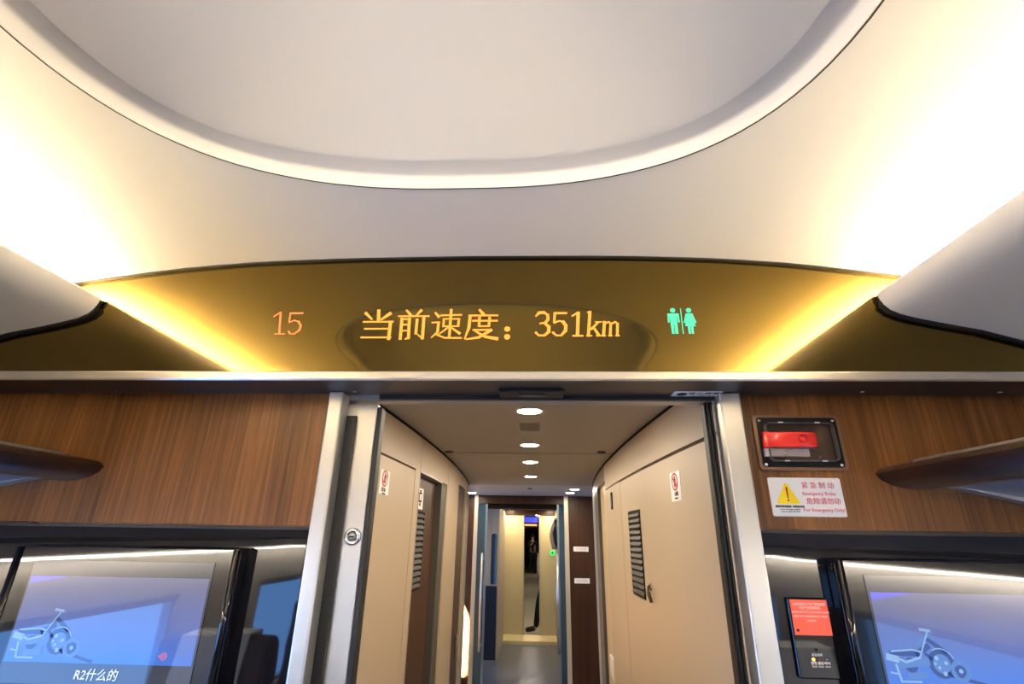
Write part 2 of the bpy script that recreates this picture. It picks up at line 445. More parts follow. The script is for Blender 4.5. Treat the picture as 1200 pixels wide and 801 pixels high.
sym = MB(); yy = (YT, YT + .001)
def disc(mb, x, z, r): mb.prism_y([(x + r*math.cos(2*PI*k/16), z + r*math.sin(2*PI*k/16)) for k in range(16)], *yy)
mx_, fx_ = .3265, .3655
disc(sym, mx_, 2.2165, .0062)
sym.prism_y([(mx_-.0135,2.208),(mx_+.0135,2.208),(mx_+.0145,2.184),(mx_+.0105,2.184),(mx_+.0095,2.200),(mx_+.0085,2.200),(mx_+.0075,2.154),(mx_+.0012,2.154),(mx_+.0006,2.180),(mx_-.0006,2.180),(mx_-.0012,2.154),(mx_-.0075,2.154),(mx_-.0085,2.200),(mx_-.0095,2.200),(mx_-.0105,2.184),(mx_-.0145,2.184)], *yy)
plabel(obj('man_symbol', sym, M['ledgreen'], root), 'green lit man figure')
sym = MB(); sym.box(.3452, .3472, *yy, 2.154, 2.222); obj('divider', sym, M['ledgreen'], root)
sym = MB(); disc(sym, fx_, 2.2165, .0062)
sym.prism_y([(fx_-.008,2.208),(fx_+.008,2.208),(fx_+.0155,2.183),(fx_+.0115,2.182),(fx_+.0075,2.196),(fx_+.0125,2.174),(fx_+.0065,2.174),(fx_+.006,2.154),(fx_+.0012,2.154),(fx_+.0008,2.173),(fx_-.0008,2.173),(fx_-.0012,2.154),(fx_-.006,2.154),(fx_-.0065,2.174),(fx_-.0125,2.174),(fx_-.0075,2.196),(fx_-.0115,2.182),(fx_-.0155,2.183)], *yy)
plabel(obj('woman_symbol', sym, M['ledgreen'], root), 'green lit woman figure')

# ------------------------------------------------------------------ header beam
root = thing('header_beam', 'silver edged beam with dark underside above the doorway', 'beam', (XC, 1.18, 2.027))
mb = MB(); mb.prism_x([(1.110,2.0265),(1.108,2.030),(1.108,2.046),(1.110,2.0485),(1.138,2.0485),(1.138,2.044),(1.114,2.044),(1.114,2.0265)], XL, XR)
plabel(obj('front_lip', mb, M['lip'], root), 'bright champagne silver lip')
mb = MB(); mb.box(XL, XR, 1.1145, 1.248, 2.028, 2.0335); plabel(obj('soffit', mb, M['soffit'], root), 'dark bronze underside')
mb = MB(); mb.box(-.104, .057, 1.183, 1.243, 2.019, 2.028); so = obj('motion_sensor', mb, M['black'], root, bevel=.003)
mb = MB(); mb.box(-.055, .012, 1.2, 1.225, 2.017, 2.0195); obj('sensor_window', mb, M['gloss'], so)
for x, y in ((-.473,1.213),(.425,1.213),(.779,1.206),(1.10,1.208),(-1.44,1.222),(-1.11,1.222)):
    mb = MB(); mb.lathe((x, y, 2.0285), (0,0,-1), [(.0052,0),(.0052,.001),(.0035,.0024),(.0012,.0026)], 14); obj('screw', mb, M['chrome'], root)
root = thing('warning_sticker', 'small pale printed sticker under the beam at the right end of the doorway', 'sticker', (.395, 1.228, 2.027))
mb = MB(); mb.box(.330, .447, 1.206, 1.2475, 2.0266, 2.0279); obj('backing', mb, M['white'], root)
mb = MB()
for a in (.353,):
    mb.lathe((a, 1.227, 2.0267), (0,0,-1), [(.013,0),(.013,.0006)], 18)
obj('round_symbol', mb, M['ink'], root)
text('lettering', '当心夹手', .020, (.405, 1.219, 2.0264), M['ink'], root, '-z')
text('lettering', 'Watch your hands', .0085, (.405, 1.238, 2.0264), M['ink'], root, '-z')

# ------------------------------------------------------------------ end wall panels
mb = MB(); mb.box(XL, -.548, 1.24, 1.256, 1.704, 2.028); struct('wall_front_left', mb, M['wood'])
mb = MB(); mb.box(.497, XR, 1.24, 1.256, 1.712, 2.028); struct('wall_front_right', mb, M['wood'])
mb = MB(); mb.box(XL, -.548, 1.242, 1.256, 0, .62); mb.box(.497, XR, 1.242, 1.256, 0, .62); struct('wall_front_lower', mb, M['sidewall'])
def gloss(x0, x1, ztop, label):
    root = thing('equipment_panel', label, 'panel', ((x0+x1)/2, 1.24, .62))
    mb = MB()
    nx, nz = 40, 40
    f = MB(); f.box(x0, x1, 1.237, 1.256, .62, ztop - .001); obj('fascia', f, M['gloss'], root, bevel=.002)
    t = MB(); t.box(x0, x1, 1.2335, 1.2375, ztop - .008, ztop - .001); obj('top_trim', t, M['black'], root)
    return root
gloss(XL, -.548, 1.704, 'glossy black panel behind the left television, under the wood')
gloss(.497, XR, 1.712, 'glossy black panel behind the right television, under the wood')

# ------------------------------------------------------------------ doorway
def post(x0, x1, label, side):
    root = thing('door_post', label, 'door post', ((x0+x1)/2, 1.25, 0))
    mb = MB(); mb.box(x0, x1, 1.214, 1.2665, 0, 2.0275); obj('profile', mb, M['alu'], root, bevel=.004)
    return root
post(-.540, -.504, 'silver door post beside the left wood panel', -1)
post(.440, .490, 'silver door post beside the emergency brake box', 1)
mb = MB(); mb.box(-.502, -.30, 1.3085, 1.312, 0, 2.03); mb.box(-1.3, -.502, 1.3085, 1.312, 0, 2.03)
struct('wall_front_pocket', MB().box(-1.3, -.502, 1.300, 1.312, 0, 2.15), M['black'])
root = thing('sliding_door', 'silver edge of the open sliding door with a round key lock', 'sliding door', (-.6, 1.28, 0))
mb = MB(); mb.box(-1.25, -.428, 1.268, 1.297, .02, 2.01); obj('leaf', mb, M['alu'], root, bevel=.003)
mb = MB(); mb.box(-.4275, -.4145, 1.264, 1.299, .02, 2.0); obj('edge_seal', mb, M['rubber'], root, bevel=.003)
mb = MB(); mb.box(-.5035, -.4785, 1.258, 1.2677, .02, 1.975); obj('brush_seal', mb, M['black'], root)
mb = MB(); mb.lathe((-.4525, 1.268, 1.683), (0,-1,0), [(.0205,0),(.0205,.002),(.018,.0045),(.0105,.0048),(.010,.003)], 30)
kl = plabel(obj('key_lock', mb, M['chrome'], root), 'round polished key lock')
mb = MB(); mb.lathe((-.4525, 1.2655, 1.683), (0,-1,0), [(.0085,0),(.0085,.0025),(.006,.004)], 20); mb.box(-.4575,-.4475,1.259,1.2605,1.6815,1.6845); obj('lock_barrel', mb, M['alu_dark'], kl)
mb = MB(); mb.box(-.4585, -.4465, 1.2578, 1.2592, 1.6812, 1.6848); obj('key_slot', mb, M['ink'], kl)
mb = MB(); mb.box(.418, .439, 1.272, 1.30, 0, 2.0275); mb.box(.4225,.4275,1.266,1.272,0,2.0275); mb.box(.4315,.4365,1.266,1.272,0,2.0275)
tag(obj('door_seal', mb, M['rubber']), 'black ribbed rubber seal along the right side of the doorway', 'seal')
mb = MB(); mb.box(-1.3, .44, 1.262, 1.30, 2.021, 2.0275); 
struct('trim_1', MB().box(-.42, .44, 1.2485, 1.262, 2.018, 2.15), M['black'])
struct('trim_2', MB().box(-.64, .50, 1.262, 1.30, 2.0165, 2.15), M['alu_dark'])

# ------------------------------------------------------------------ television sets
EV = {}
def emis(name, col, s):
    m = mat('screen_' + name, (.01,.012,.02), .04, spec=.6, emit=col, es=s); m.node_tree.nodes['Principled BSDF'].inputs['Roughness'].default_value = .03
    return m
EV['back'] = emis('blue_grey', (.16, .17, .22), .16)
EV['pic'] = None
def picmat(name, hi, lo, s):
    m = emis(name, hi, s); nt = m.node_tree; N = nt.nodes.new; b = nt.nodes['Principled BSDF']
    tc = N('ShaderNodeTexCoord'); sp = N('ShaderNodeSeparateXYZ'); cr = N('ShaderNodeValToRGB'); no = N('ShaderNodeTexNoise'); no.inputs['Scale'].default_value = 7
    ad = N('ShaderNodeMath'); ad.operation = 'MULTIPLY_ADD'; ad.inputs[1].default_value = .25
    nt.links.new(tc.outputs['Generated'], sp.inputs[0]); nt.links.new(tc.outputs['Generated'], no.inputs['Vector'])
    nt.links.new(no.outputs['Fac'], ad.inputs[0]); nt.links.new(sp.outputs['Z'], ad.inputs[2]); nt.links.new(ad.outputs[0], cr.inputs['Fac'])
    e = cr.color_ramp.elements; e[0].position = .1; e[0].color = (*lo, 1); e[1].position = 1.0; e[1].color = (*hi, 1)
    k = e.new(.45); k.color = (.09, .14, .42, 1)
    nt.links.new(cr.outputs['Color'], b.inputs['Emission Color']); return m
EV['picR'] = picmat('picture_right', (.115, .125, .24), (.045, .15, .58), .62)
EV['dark'] = emis('dark_blue', (.022, .040, .15), .75)
EV['mid'] = emis('steel_blue', (.075, .15, .36), .7)
EV['pale'] = emis('pale_blue', (.20, .32, .52), .68)
EV['purple'] = emis('violet', (.10, .10, .60), .7)
EV['sub'] = emis('subtitle', (.55, .62, .74), .8)
EV['pink'] = emis('pink', (.45, .16, .36), .6)
def tv(x0, x1, label, subtitle):
    zt, zb = 1.655, 1.352
    root = thing('television', label, 'television', ((x0+x1)/2, 1.22, zb))
    mb = MB(); mb.prism_y(rrect(x0, x1, zb, zt, .012), 1.2005, 1.2365); obj('housing', mb, M['tvblack'], root, bevel=.004)
    for a, s in ((x0, 1), (x1, -1)):
        mb = MB(); mb.prism_z([(a, 1.2005), (a + s*.004, 1.1945), (a + s*.012, 1.1935), (a + s*.017, 1.1985), (a + s*.018, 1.2005)], zb + .004, zt - .004, smooth=True)
        obj('side_rail', mb, M['tvblack'], root)
    cx = (x0 + x1)/2; ax0, ax1, az0, az1 = cx - .212, cx + .212, 1.385, 1.6235
    mb = MB(); mb.box(ax0, ax1, 1.1985, 1.2008, az0, az1); sc = plabel(obj('screen', mb, EV['back'], root), 'lit screen playing a film of a motorcycle')
    px0, px1, pz0, pz1 = ax0 + .004, ax1 - .004, 1.424, 1.591
    mb = MB(); mb.box(px0, px1, 1.1978, 1.1986, pz0, pz1); obj('picture', mb, EV['picR'], sc)
    def P(u, v): return (px0 + u*(px1 - px0), pz0 + v*(pz1 - pz0))
    def pd(mb, u, v, r, y, n=22, ky=1): cx_, cz_ = P(u, v); mb.prism_y([(cx_ + r*math.cos(2*PI*k/n), cz_ + ky*r*math.sin(2*PI*k/n)) for k in range(n)], y, y + .0003)
    def pr(mb, u, v, r0, r1, y, n=24, a0=0, a1=360):
        cx_, cz_ = P(u, v); k = [math.radians(a0 + (a1-a0)*i/n) for i in range(n+1)]
        mb.loft([[(cx_ + r*math.cos(t), yy_, cz_ + r*math.sin(t)) for t in k] for r, yy_ in ((r0, y), (r1, y), (r1, y + .0003), (r0, y + .0003))], closed=False, cap=False)
    def ps(mb, pts, w, y): stroke(mb, [P(*p) for p in pts], w, y)
    y0 = 1.1975
    d = MB()                                                        # dark masses of the bike
    pr(d, .265, .24, .017, .0255, y0); ps(d, [(.04,.34),(.16,.34),(.22,.42)], .010, y0); pd(d, .12, .22, .013, y0 - .0002)
    ps(d, [(.20,.34),(.30,.12),(.47,.02)], .006, y0); ps(d, [(.22,.5),(.30,.36)], .008, y0); pd(d, .345, .17, .010, y0)
    obj('motorcycle_picture', d, EV['dark'], sc)
    d = MB(); pd(d, .265, .24, .0165, y0 - .0002); pr(d, .345, .17, .012, .019, y0 - .0002); ps(d, [(.05,.22),(.20,.26)], .014, y0 - .0004); ps(d, [(.10,.10),(.18,.12)], .010, y0 - .0004)
    ps(d, [(.17,.44),(.26,.58)], .005, y0 - .0002)
    obj('wheel_picture', d, EV['mid'], sc)
    d = MB()
    pr(d, .265, .24, .0255, .0275, y0 - .0004, a0=20, a1=120)
    for u, v, r in ((.245,.30,.004),(.285,.25,.0035),(.25,.20,.003),(.27,.14,.004),(.235,.24,.0025),(.345,.17,.004)): pd(d, u, v, r, y0 - .0005)
    obj('wheel_highlight_picture', d, EV['pale'], sc)
    d = MB()
    ps(d, [(.02,.30),(.06,.28)], .012, y0 - .0006); ps(d, [(.05,.22),(.06,.05)], .004, y0 - .0006); ps(d, [(.06,.05),(.15,.05)], .003, y0 - .0006)
    ps(d, [(.06,.29),(.10,.25),(.17,.30)], .004, y0 - .0006); ps(d, [(.17,.30),(.235,.585)], .0025, y0 - .0006); ps(d, [(.20,.60),(.245,.585)], .005, y0 - .0006)
    ps(d, [(.04,.36),(.14,.38),(.18,.36)], .003, y0 - .0006); ps(d, [(.02,.14),(.06,.12)], .003, y0 - .0006)
    obj('body_highlight_picture', d, EV['pale'], sc)
    d = MB(); d.prism_y([P(0,1),P(.22,1),P(.05,.93),P(.005,.90)], y0, y0 + .0003); obj('sky_picture', d, EV['purple'], sc)
    if subtitle:
        text('subtitle', 'R2什么的', .0235, (-.943, 1.1972, 1.4025), EV['sub'], sc, '-y', shear=.12)
        d = MB(); pr(d, .845, .10, .004, .0075, y0 - .0006); stroke(d, [P(.82,.10), P(.845,.10)], .004, y0 - .0007); obj('station_mark', d, EV['pink'], sc)
    return root
tv(-1.215, -.682, 'wall television left of the doorway with a subtitle on its blue picture', True)
tv(.628, 1.161, 'wall television right of the doorway beside the red notice', False)

# ------------------------------------------------------------------ emergency brake box, sign, notice
root = thing('emergency_brake_box', 'recessed emergency brake box with red handle behind a clear window', 'emergency brake', (.622, 1.24, 1.845))
X0, X1, Z0, Z1 = .518, .725, 1.844, 1.976
mb = MB(); mb.frame_y(rrect(X0, X1, Z0, Z1, .012), rrect(X0+.008, X1-.008, Z0+.007, Z1-.006, .008), 1.2335, 1.2402); plabel(obj('bezel', mb, M['trim_brown'], root), 'bronze outer rim')
mb = MB(); mb.frame_y(rrect(X0+.008, X1-.008, Z0+.007, Z1-.006, .008), rrect(X0+.026, X1-.024, Z0+.022, Z1-.022, .010), 1.2345, 1.2400); plabel(obj('window_frame', mb, M['ink'], root), 'black window frame')
mb = MB(); mb.prism_y(rrect(X0+.009, X1-.009, Z0+.008, Z1-.007, .008), 1.2382, 1.2394); obj('back_plate', mb, M['backing'], root)
mb = MB()
hx0, hx1 = .533, .656
sec = []
for k in range(17):
    u = k/16; x = hx0 + (hx1-hx0)*u
    h = .0168 + (.002 if u < .12 else 0) - .002*abs(u-.6)
    dpt = 1.2245 + .004*(1 - min(1, 4*u*(1-u)*1.4))
    r = rrect(1.2365 - 2*(1.2365 - dpt), 1.2375, 1.9135 - h*1.12, 1.9135 + h*1.12, .004, 3)
    sec.append([(x, yy_, zz) for yy_, zz in r])
mb.loft(sec, smooth=True)
hd = plabel(obj('handle', mb, M['red'], root), 'glossy red pull handle')
mb = MB(); mb.frame_y([(.620 + .0105*math.cos(2*PI*k/6), 1.9145 + .0105*math.sin(2*PI*k/6)) for k in range(6)], [(.620 + .0085*math.cos(2*PI*k/6), 1.9145 + .0085*math.sin(2*PI*k/6)) for k in range(6)], 1.2105, 1.2135); obj('hex_mark', mb, mat('dark_red', (.35,.01,.01), .4), hd)
mb = MB(); mb.box(.533, .636, 1.226, 1.2375, 1.875, 1.8935); plabel(obj('handle_plate', mb, mat('pale_plate', (.42,.40,.42), .35), root), 'pale grey plate under the handle')
mb = MB(); mb.tube([(.578,1.225,1.873),(.580,1.2245,1.888),(.60,1.2245,1.893),(.648,1.2245,1.8935),(.660,1.2245,1.888),(.661,1.2245,1.878),(.655,1.2245,1.871)], .0008, 6); obj('seal_wire', mb, M['chrome'], root)
mb = MB(); mb.prism_y(rrect(X0+.024, X1-.022, Z0+.020, Z1-.020, .011), 1.2205, 1.2212); obj('window_pane', mb, M['clear'], root)
mb = MB(); mb.frame_y(rrect(X0+.0245, X1-.0225, Z0+.0205, Z1-.0205, .011), rrect(X0+.0258, X1-.0238, Z0+.0218, Z1-.0218, .010), 1.2200, 1.2345); obj('pane_edge', mb, mat('pane_edge_line', (.12,.10,.085), .3), root)
for x, z in ((X0+.016, Z0+.013), (X1-.016, Z0+.013), (X0+.016, Z1-.013), (X1-.016, Z1-.013)):
    mb = MB(); mb.lathe((x, 1.2345, z), (0,-1,0), [(.0042,0),(.0042,.0012),(.0028,.0024),(.001,.0025)], 14); obj('screw', mb, M['chrome'], root)
for x in (.578, .664):
    for z in (Z0+.020, Z1-.021):
        mb = MB(); mb.box(x-.006, x+.006, 1.2188, 1.2199, z-.0014, z+.0014); obj('clip', mb, M['white'], root)

root = thing('emergency_sign', 'white emergency brake sign with a yellow warning triangle', 'sign', (.616, 1.239, 1.741))
mb = MB(); mb.prism_y(rrect(.533, .699, 1.741, 1.8275, .004), 1.2385, 1.2399); obj('plate', mb, M['white'], root)
def rtri(cx, zb, w, h, r):
    pts = []
    for px_, pz_, a in ((cx + w/2 - r*1.2, zb + r, -90), (cx, zb + h - r*1.2, 30), (cx - w/2 + r*1.2, zb + r, 150)):
        for k in range(6): t = math.radians(a + 120*k/5); pts.append((px_ + r*math.cos(t), pz_ + r*math.sin(t)))
    return pts
mb = MB(); mb.prism_y(rtri(.5725, 1.7685, .052, .048, .0035), 1.2379, 1.2384); obj('warning_triangle', mb, M['yellow'], root)
mb = MB(); mb.prism_y([(.5702,1.806),(.5748,1.806),(.5738,1.781),(.5714,1.781)], 1.2373, 1.2378); mb.prism_y([(.5725+.0022*math.cos(2*PI*k/12), 1.7765+.0022*math.sin(2*PI*k/12)) for k in range(12)], 1.2373, 1.2378)
obj('exclamation_mark', mb, mat('exclamation_red', (.45,.03,.01), .5), root)
text('lettering', '紧 急 制 动', .0155, (.645, 1.2378, 1.8095), M['pinkred'], root, bold=.00005)
text('lettering', 'Emergency Brake', .0108, (.645, 1.2378, 1.7915), M['pinkred'], root)
text('lettering', '危险请勿动', .0155, (.652, 1.2378, 1.7745), M['pinkred'], root, bold=.00005)
text('lettering', 'For Emergency Only!', .0108, (.650, 1.2378, 1.7555), M['pinkred'], root)
text('lettering', '紧急时拉动此处  非紧急勿动', .0052, (.5735, 1.2378, 1.7625), M['ink'], root, bold=.0001)
text('lettering', 'In case of emergency pull the', .0038, (.5735, 1.2378, 1.7565), M['ink'], root)
text('lettering', 'lever to operate the brake', .0038, (.5735, 1.2378, 1.7515), M['ink'], root)

root = thing('call_unit', 'black control unit with three indicators under an orange red notice', 'control unit', (.57, 1.236, 1.43))
mb = MB(); mb.box(.5275, .611, 1.228, 1.2368, 1.425, 1.574); obj('housing', mb, M['tvblack'], root, bevel=.003)
mb = MB(); mb.box(.5318, .6085, 1.2255, 1.2279, 1.5045, 1.5715); nt_ = plabel(obj('notice_plate', mb, M['orange'], root), 'orange red notice with pale text')
for s_, z, b_ in ((.0060, 1.5625, '在紧急情况下按下按钮报警'), (.0060, 1.5555, '“断开”空调通风机'), (.0050, 1.5475, 'IN EMERGENCY PULL THE HANDLE DOWN'), (.0050, 1.5395, 'OPEN WITH THE EMERGENCY "BREAK"'), (.0050, 1.5315, 'LIGHTS IN')):
    text('lettering', b_, s_, (.5705, 1.2252, z), M['inkwhite'], nt_, sx=.80 if z < 1.55 else .95)
mb = MB(); mb.lathe((.5385, 1.2255, 1.5135), (0,-1,0), [(.0028,0),(.0028,.0012),(.001,.0014)], 14); obj('plate_screw', mb, M['ink'], nt_)
for k, (x, m_) in enumerate(((.561,'amber'),(.5745,'red'),(.588,'alu_dark'))):
    mb = MB(); mb.lathe((x, 1.228, 1.4605), (0,-1,0), [(.0030 if k == 0 else .0017,0),(.0030 if k == 0 else .0017,.0012),(.001,.0018)], 12)
    plabel(obj('indicator_light', mb, M[m_], root), ['lit amber indicator', 'unlit red indicator', 'unlit grey indicator'][k])
    text('lettering', ['报警','通话','呼叫'][k], .0062, (x, 1.2276, 1.4535), M['inkwhite'], root)
    text('lettering', ['TALK','WAIT','STOP'][k], .0046, (x, 1.2276, 1.4475), M['inkwhite'], root)
text('lettering', '紧急对讲', .0055, (.570, 1.2276, 1.4685), M['inkwhite'], root)
mb = MB(); mb.lathe((.570, 1.228, 1.478), (0,-1,0), [(.0032,0),(.0032,.001),(.001,.0012)], 12); obj('microphone_hole', mb, M['ink'], root)

# ------------------------------------------------------------------ luggage racks
def rack(s, label):
    root = thing('luggage_rack', label, 'luggage rack', (XC + s*1.3, -2.5, 1.72), 'luggage racks along the side walls')
    c = -.158
    T = lambda d, z: (c + s*d, z)
    nose = [(.941,1.838),(.950,1.847),(.966,1.853),(.99,1.8565),(1.025,1.858),(1.06,1.853),(1.073,1.842),(1.073,1.812),(1.055,1.804),(1.03,1.803),(1.0,1.8055),(.97,1.813),(.950,1.825)]
    mb = MB(); mb.prism_y([T(*p) for p in nose], YB, 1.2375, smooth=False)
    o = obj('front_rail', mb, M['ledgeb'], root); o.data.shade_smooth()
    m_ = o.modifiers.new('edges', 'EDGE_SPLIT'); m_.split_angle = math.radians(28)
    mb = MB(); mb.prism_y([T(.975,1.8545),T(.980,1.8605),(T(1.0,1.8625)),T(1.04,1.866),T(1.055,1.8655),T(1.055,1.855)], YB, 1.16); obj('edge_strip', mb, M['alu_dark'], root)
    mb = MB(); mb.prism_y([T(1.070,1.818),T(1.070,1.809),T(1.592,1.728),T(1.592,1.737)], YB, 1.2375); obj('shelf', mb, M['frosted'], root)
    for y in (1.2, -.5, -2.2, -3.9, -5.6):
        mb = MB(); mb.prism_y([T(1.08,1.8075),T(1.50,1.742),T(1.50,1.722),T(1.40,1.738)], y, y + .03); obj('bracket', mb, M['alu_dark'], root)
    mb = MB(); mb.prism_y([T(1.53,1.645),T(1.52,1.605),T(1.525,1.600),T(1.59,1.590),T(1.594,1.60),T(1.594,1.66)], YB, 1.2365)
    rl = tag(obj('reading_light_rail', mb, M['alu_dark']), 'grey light rail on the %s side wall under the luggage rack' % ('left' if s < 0 else 'right'), 'light rail')
    mb = MB()
    for k in range(14):
        ya = -6.1 + k*.5; mb.prism_y([T(1.550,1.5965),T(1.580,1.5920),T(1.580,1.5890),T(1.550,1.5935)], ya, min(ya + .5, 1.15))
    plabel(obj('light_strip', mb, M['racklight'], rl), 'white light strip')
    return root
rack(-1, 'luggage rack with dark bronze rail on the left side wall')
rack(1, 'luggage rack with dark bronze rail on the right side wall')

# ------------------------------------------------------------------ corridor beyond the doorway
ZC = 2.15
def wx(s, y):
    return -.566 - .024*(y - 3.1)**2 if s < 0 else .447 + .026*(y - 3.1)**2
def wn(s, y):
    d = -.048*(y - 3.1) if s < 0 else .052*(y - 3.1)
    n = Vector((1, -d, 0)) if s < 0 else Vector((-1, d, 0))
    return n.normalized()
def wp(s, y, z, o=0):
    n = wn(s, y); return (wx(s, y) + n.x*o, y + n.y*o, z)
def slab(mb, s, y0, y1, z0, z1, o0, o1, ny=None):
    ny = ny or max(1, int((y1 - y0)/.12))
    mb.loft([[wp(s, y, z, o) for z, o in ((z0, o0), (z1, o0), (z1, o1), (z0, o1))] for y in [y0 + (y1-y0)*k/ny for k in range(ny+1)]])
    return mb
def louver(parent, s, y0, y1, z0, z1, o, nsl, sheared=0):
    fr = MB()
    slab(fr, s, y0 - .008, y0, z0 - .008, z1 + .008, o - .01, o + .004); slab(fr, s, y1, y1 + .008, z0 - .008, z1 + .008, o - .01, o + .004)
    slab(fr, s, y0, y1, z0 - .008, z0, o - .01, o + .004); slab(fr, s, y0, y1, z1, z1 + .008, o - .01, o + .004)
    slab(fr, s, y0, y1, z0, z1, o - .012, o + .0006)
    v = plabel(obj('louver_vent', fr, M['ink'], parent), 'dark louvered ventilation grille')
    sl = MB(); p = (z1 - z0)/nsl
    for k in range(nsl):
        za = z0 + p*k
        sl.loft([[wp(s, y, za + .10*p, o + .0075), wp(s, y, za + .70*p, o + .001), wp(s, y, za + .70*p + .002, o + .001), wp(s, y, za + .10*p + .003, o + .009)] for y in (y0, y1)])
    obj('slats', sl, M['slat'], v)
    return v
def proh(parent_label, s, y, z, w, h, o, loc):
    """prohibition sticker on a corridor wall"""
    root = thing('prohibition_sticker', parent_label, 'sticker', loc)
    mb = MB(); slab(mb, s, y - w/2, y + w/2, z - h/2, z + h/2, o, o + .001); obj('backing', mb, M['white'], root)
    zc = z + h*.16
    def ring(mb, r0, r1, o_):
        ks = [2*PI*k/28 for k in range(29)]
        mb.loft([[wp(s, y + r*math.cos(t), zc + r*math.sin(t), oo) for t in ks] for r, oo in ((r0, o_), (r1, o_), (r1, o_ + .0006), (r0, o_ + .0006))], closed=False, cap=False)
    mb = MB(); ring(mb, .024, .0315, o + .0016); obj('red_ring', mb, M['signred'], root)
    mb = MB()
    def blk(y0, y1, z0, z1): slab(mb, s, y + y0, y + y1, zc + z0, zc + z1, o + .0014, o + .002)
    blk(-.005, .005, .011, .019); blk(-.008, .008, -.006, .010); blk(-.007, -.001, -.020, -.006); blk(.002, .008, -.018, -.006); blk(.006, .014, -.002, .004)
    obj('figure', mb, M['ink'], root)
    mb = MB(); a = .0225
    mb.loft([[wp(s, y + u*.024 + p*.003, zc + u*.019 - p*.003, oo) for p, oo in ((-1, o+.0022), (1, o+.0022), (1, o+.0028), (-1, o+.0028))] for u in (-1, 1)]); obj('slash', mb, M['signred'], root)
    f = '-x' if s > 0 else '+x'
    q = wp(s, y, zc - .043, o + .0018); text('lettering', '禁止倚靠', .016, q, M['ink'], root, f)
    q = wp(s, y, zc - .056, o + .0018); text('lettering', 'No leaning', .009, q, M['ink'], root, f)

# backing walls (dark, show in the joints)
mb = MB(); slab(mb, -1, 1.302, 5.0, 0, ZC + .05, -.12, -.07); struct('wall_corridor_left', mb, M['beige_dark'])
mb = MB(); slab(mb, 1, 1.302, 5.0, 0, ZC + .05, -.12, -.07); struct('wall_corridor_right', mb, M['beige_dark'])
def wallpanel(name, parts, m, label=None, cat=None, loc=None, s=1):
    mb = MB()
    for y0, y1, z0, z1, o0, o1 in parts: slab(mb, s, y0, y1, z0, z1, o0, o1)
    return mb
# left: cabinet door, stile and top panel
o = struct('trim_3', wallpanel('', [(1.305, 2.482, 1.981, ZC, -.07, 0), (2.397, 2.482, 0, 1.981, -.07, 0)], 0, s=-1), M['beige'])
root = thing('cabinet_door', 'beige cabinet door with a red prohibition sticker on the left corridor wall', 'cabinet door', wp(-1, 1.85, .05))
mb = MB(); slab(mb, -1, 1.305, 2.391, .05, 1.972, -.05, 0); obj('leaf', mb, M['beige'], root)
proh('white prohibition sticker on the left corridor wall', -1, 1.968, 1.876, .108, .090, .0006, wp(-1, 1.968, 1.82))
struct('trim_4', wallpanel('', [(2.489, 3.268, 1.985, ZC, -.07, 0)], 0, s=-1), M['beige'])
root = thing('toilet_door', 'brown toilet door with a tall grille in the left corridor wall', 'door', wp(-1, 2.8, 0))
mb = MB(); slab(mb, -1, 2.49, 3.06, .02, 1.985, -.068, -.040); obj('leaf', mb, M['doorwood'], root)
louver(root, -1, 2.53, 2.79, 1.44, 1.795, -.0395, 13)
mb = MB(); slab(mb, -1, 3.065, 3.225, 0, 1.984, -.07, -.004, 3); obj('jamb', mb, M['louver'], root)
mb = MB(); slab(mb, -1, 2.484, 2.494, 0, 1.984, -.068, .001, 1); slab(mb, -1, 2.494, 3.065, 1.975, 1.984, -.04, .001); obj('door_frame', mb, M['alu_dark'], root)
root = thing('toilet_sticker', 'narrow white sticker with a black pictogram on the brown toilet door', 'sticker', wp(-1, 2.68, 1.80, -.039))
mb = MB(); slab(mb, -1, 2.615, 2.745, 1.812, 1.915, -.0396, -.0385); obj('backing', mb, M['white'], root)
mb = MB(); slab(mb, -1, 2.65, 2.71, 1.845, 1.895, -.0384, -.0378); slab(mb, -1, 2.662, 2.698, 1.897, 1.906, -.0384, -.0378); slab(mb, -1, 2.665, 2.695, 1.828, 1.842, -.0384, -.0378); obj('pictogram', mb, M['ink'], root)
mb = MB(); slab(mb, -1, 2.665, 2.695, 1.855, 1.885, -.0378, -.0372); obj('pictogram_centre', mb, M['white'], root)
struct('trim_5', wallpanel('', [(3.276, 3.82, 0, 2.04, -.07, 0), (3.276, 3.965, 2.04, ZC, -.07, 0), (3.232, 3.268, 0, 1.984, -.07, 0)], 0, s=-1), M['beige'])
struct('trim_6', wallpanel('', [(3.975, 5.0, 2.05, ZC, -.07, 0), (4.47, 4.72, 0, 2.05, -.07, 0)], 0, s=-1), M['beige'])
root = thing('service_door', 'narrow dark brown door with a small lock further along the left corridor wall', 'door', wp(-1, 3.95, 0))
mb = MB(); slab(mb, -1, 3.825, 4.46, .02, 2.035, -.068, -.012); obj('leaf', mb, M['doorwood'], root)
mb = MB(); slab(mb, -1, 4.19, 4.28, .86, 1.0, -.012, .006, 1); obj('latch', mb, M['chrome'], root, bevel=.006)
mb = MB(); slab(mb, -1, 4.73, 5.0, 0, 2.05, -.07, .004); struct('trim_7', mb, M['alu_dark'])
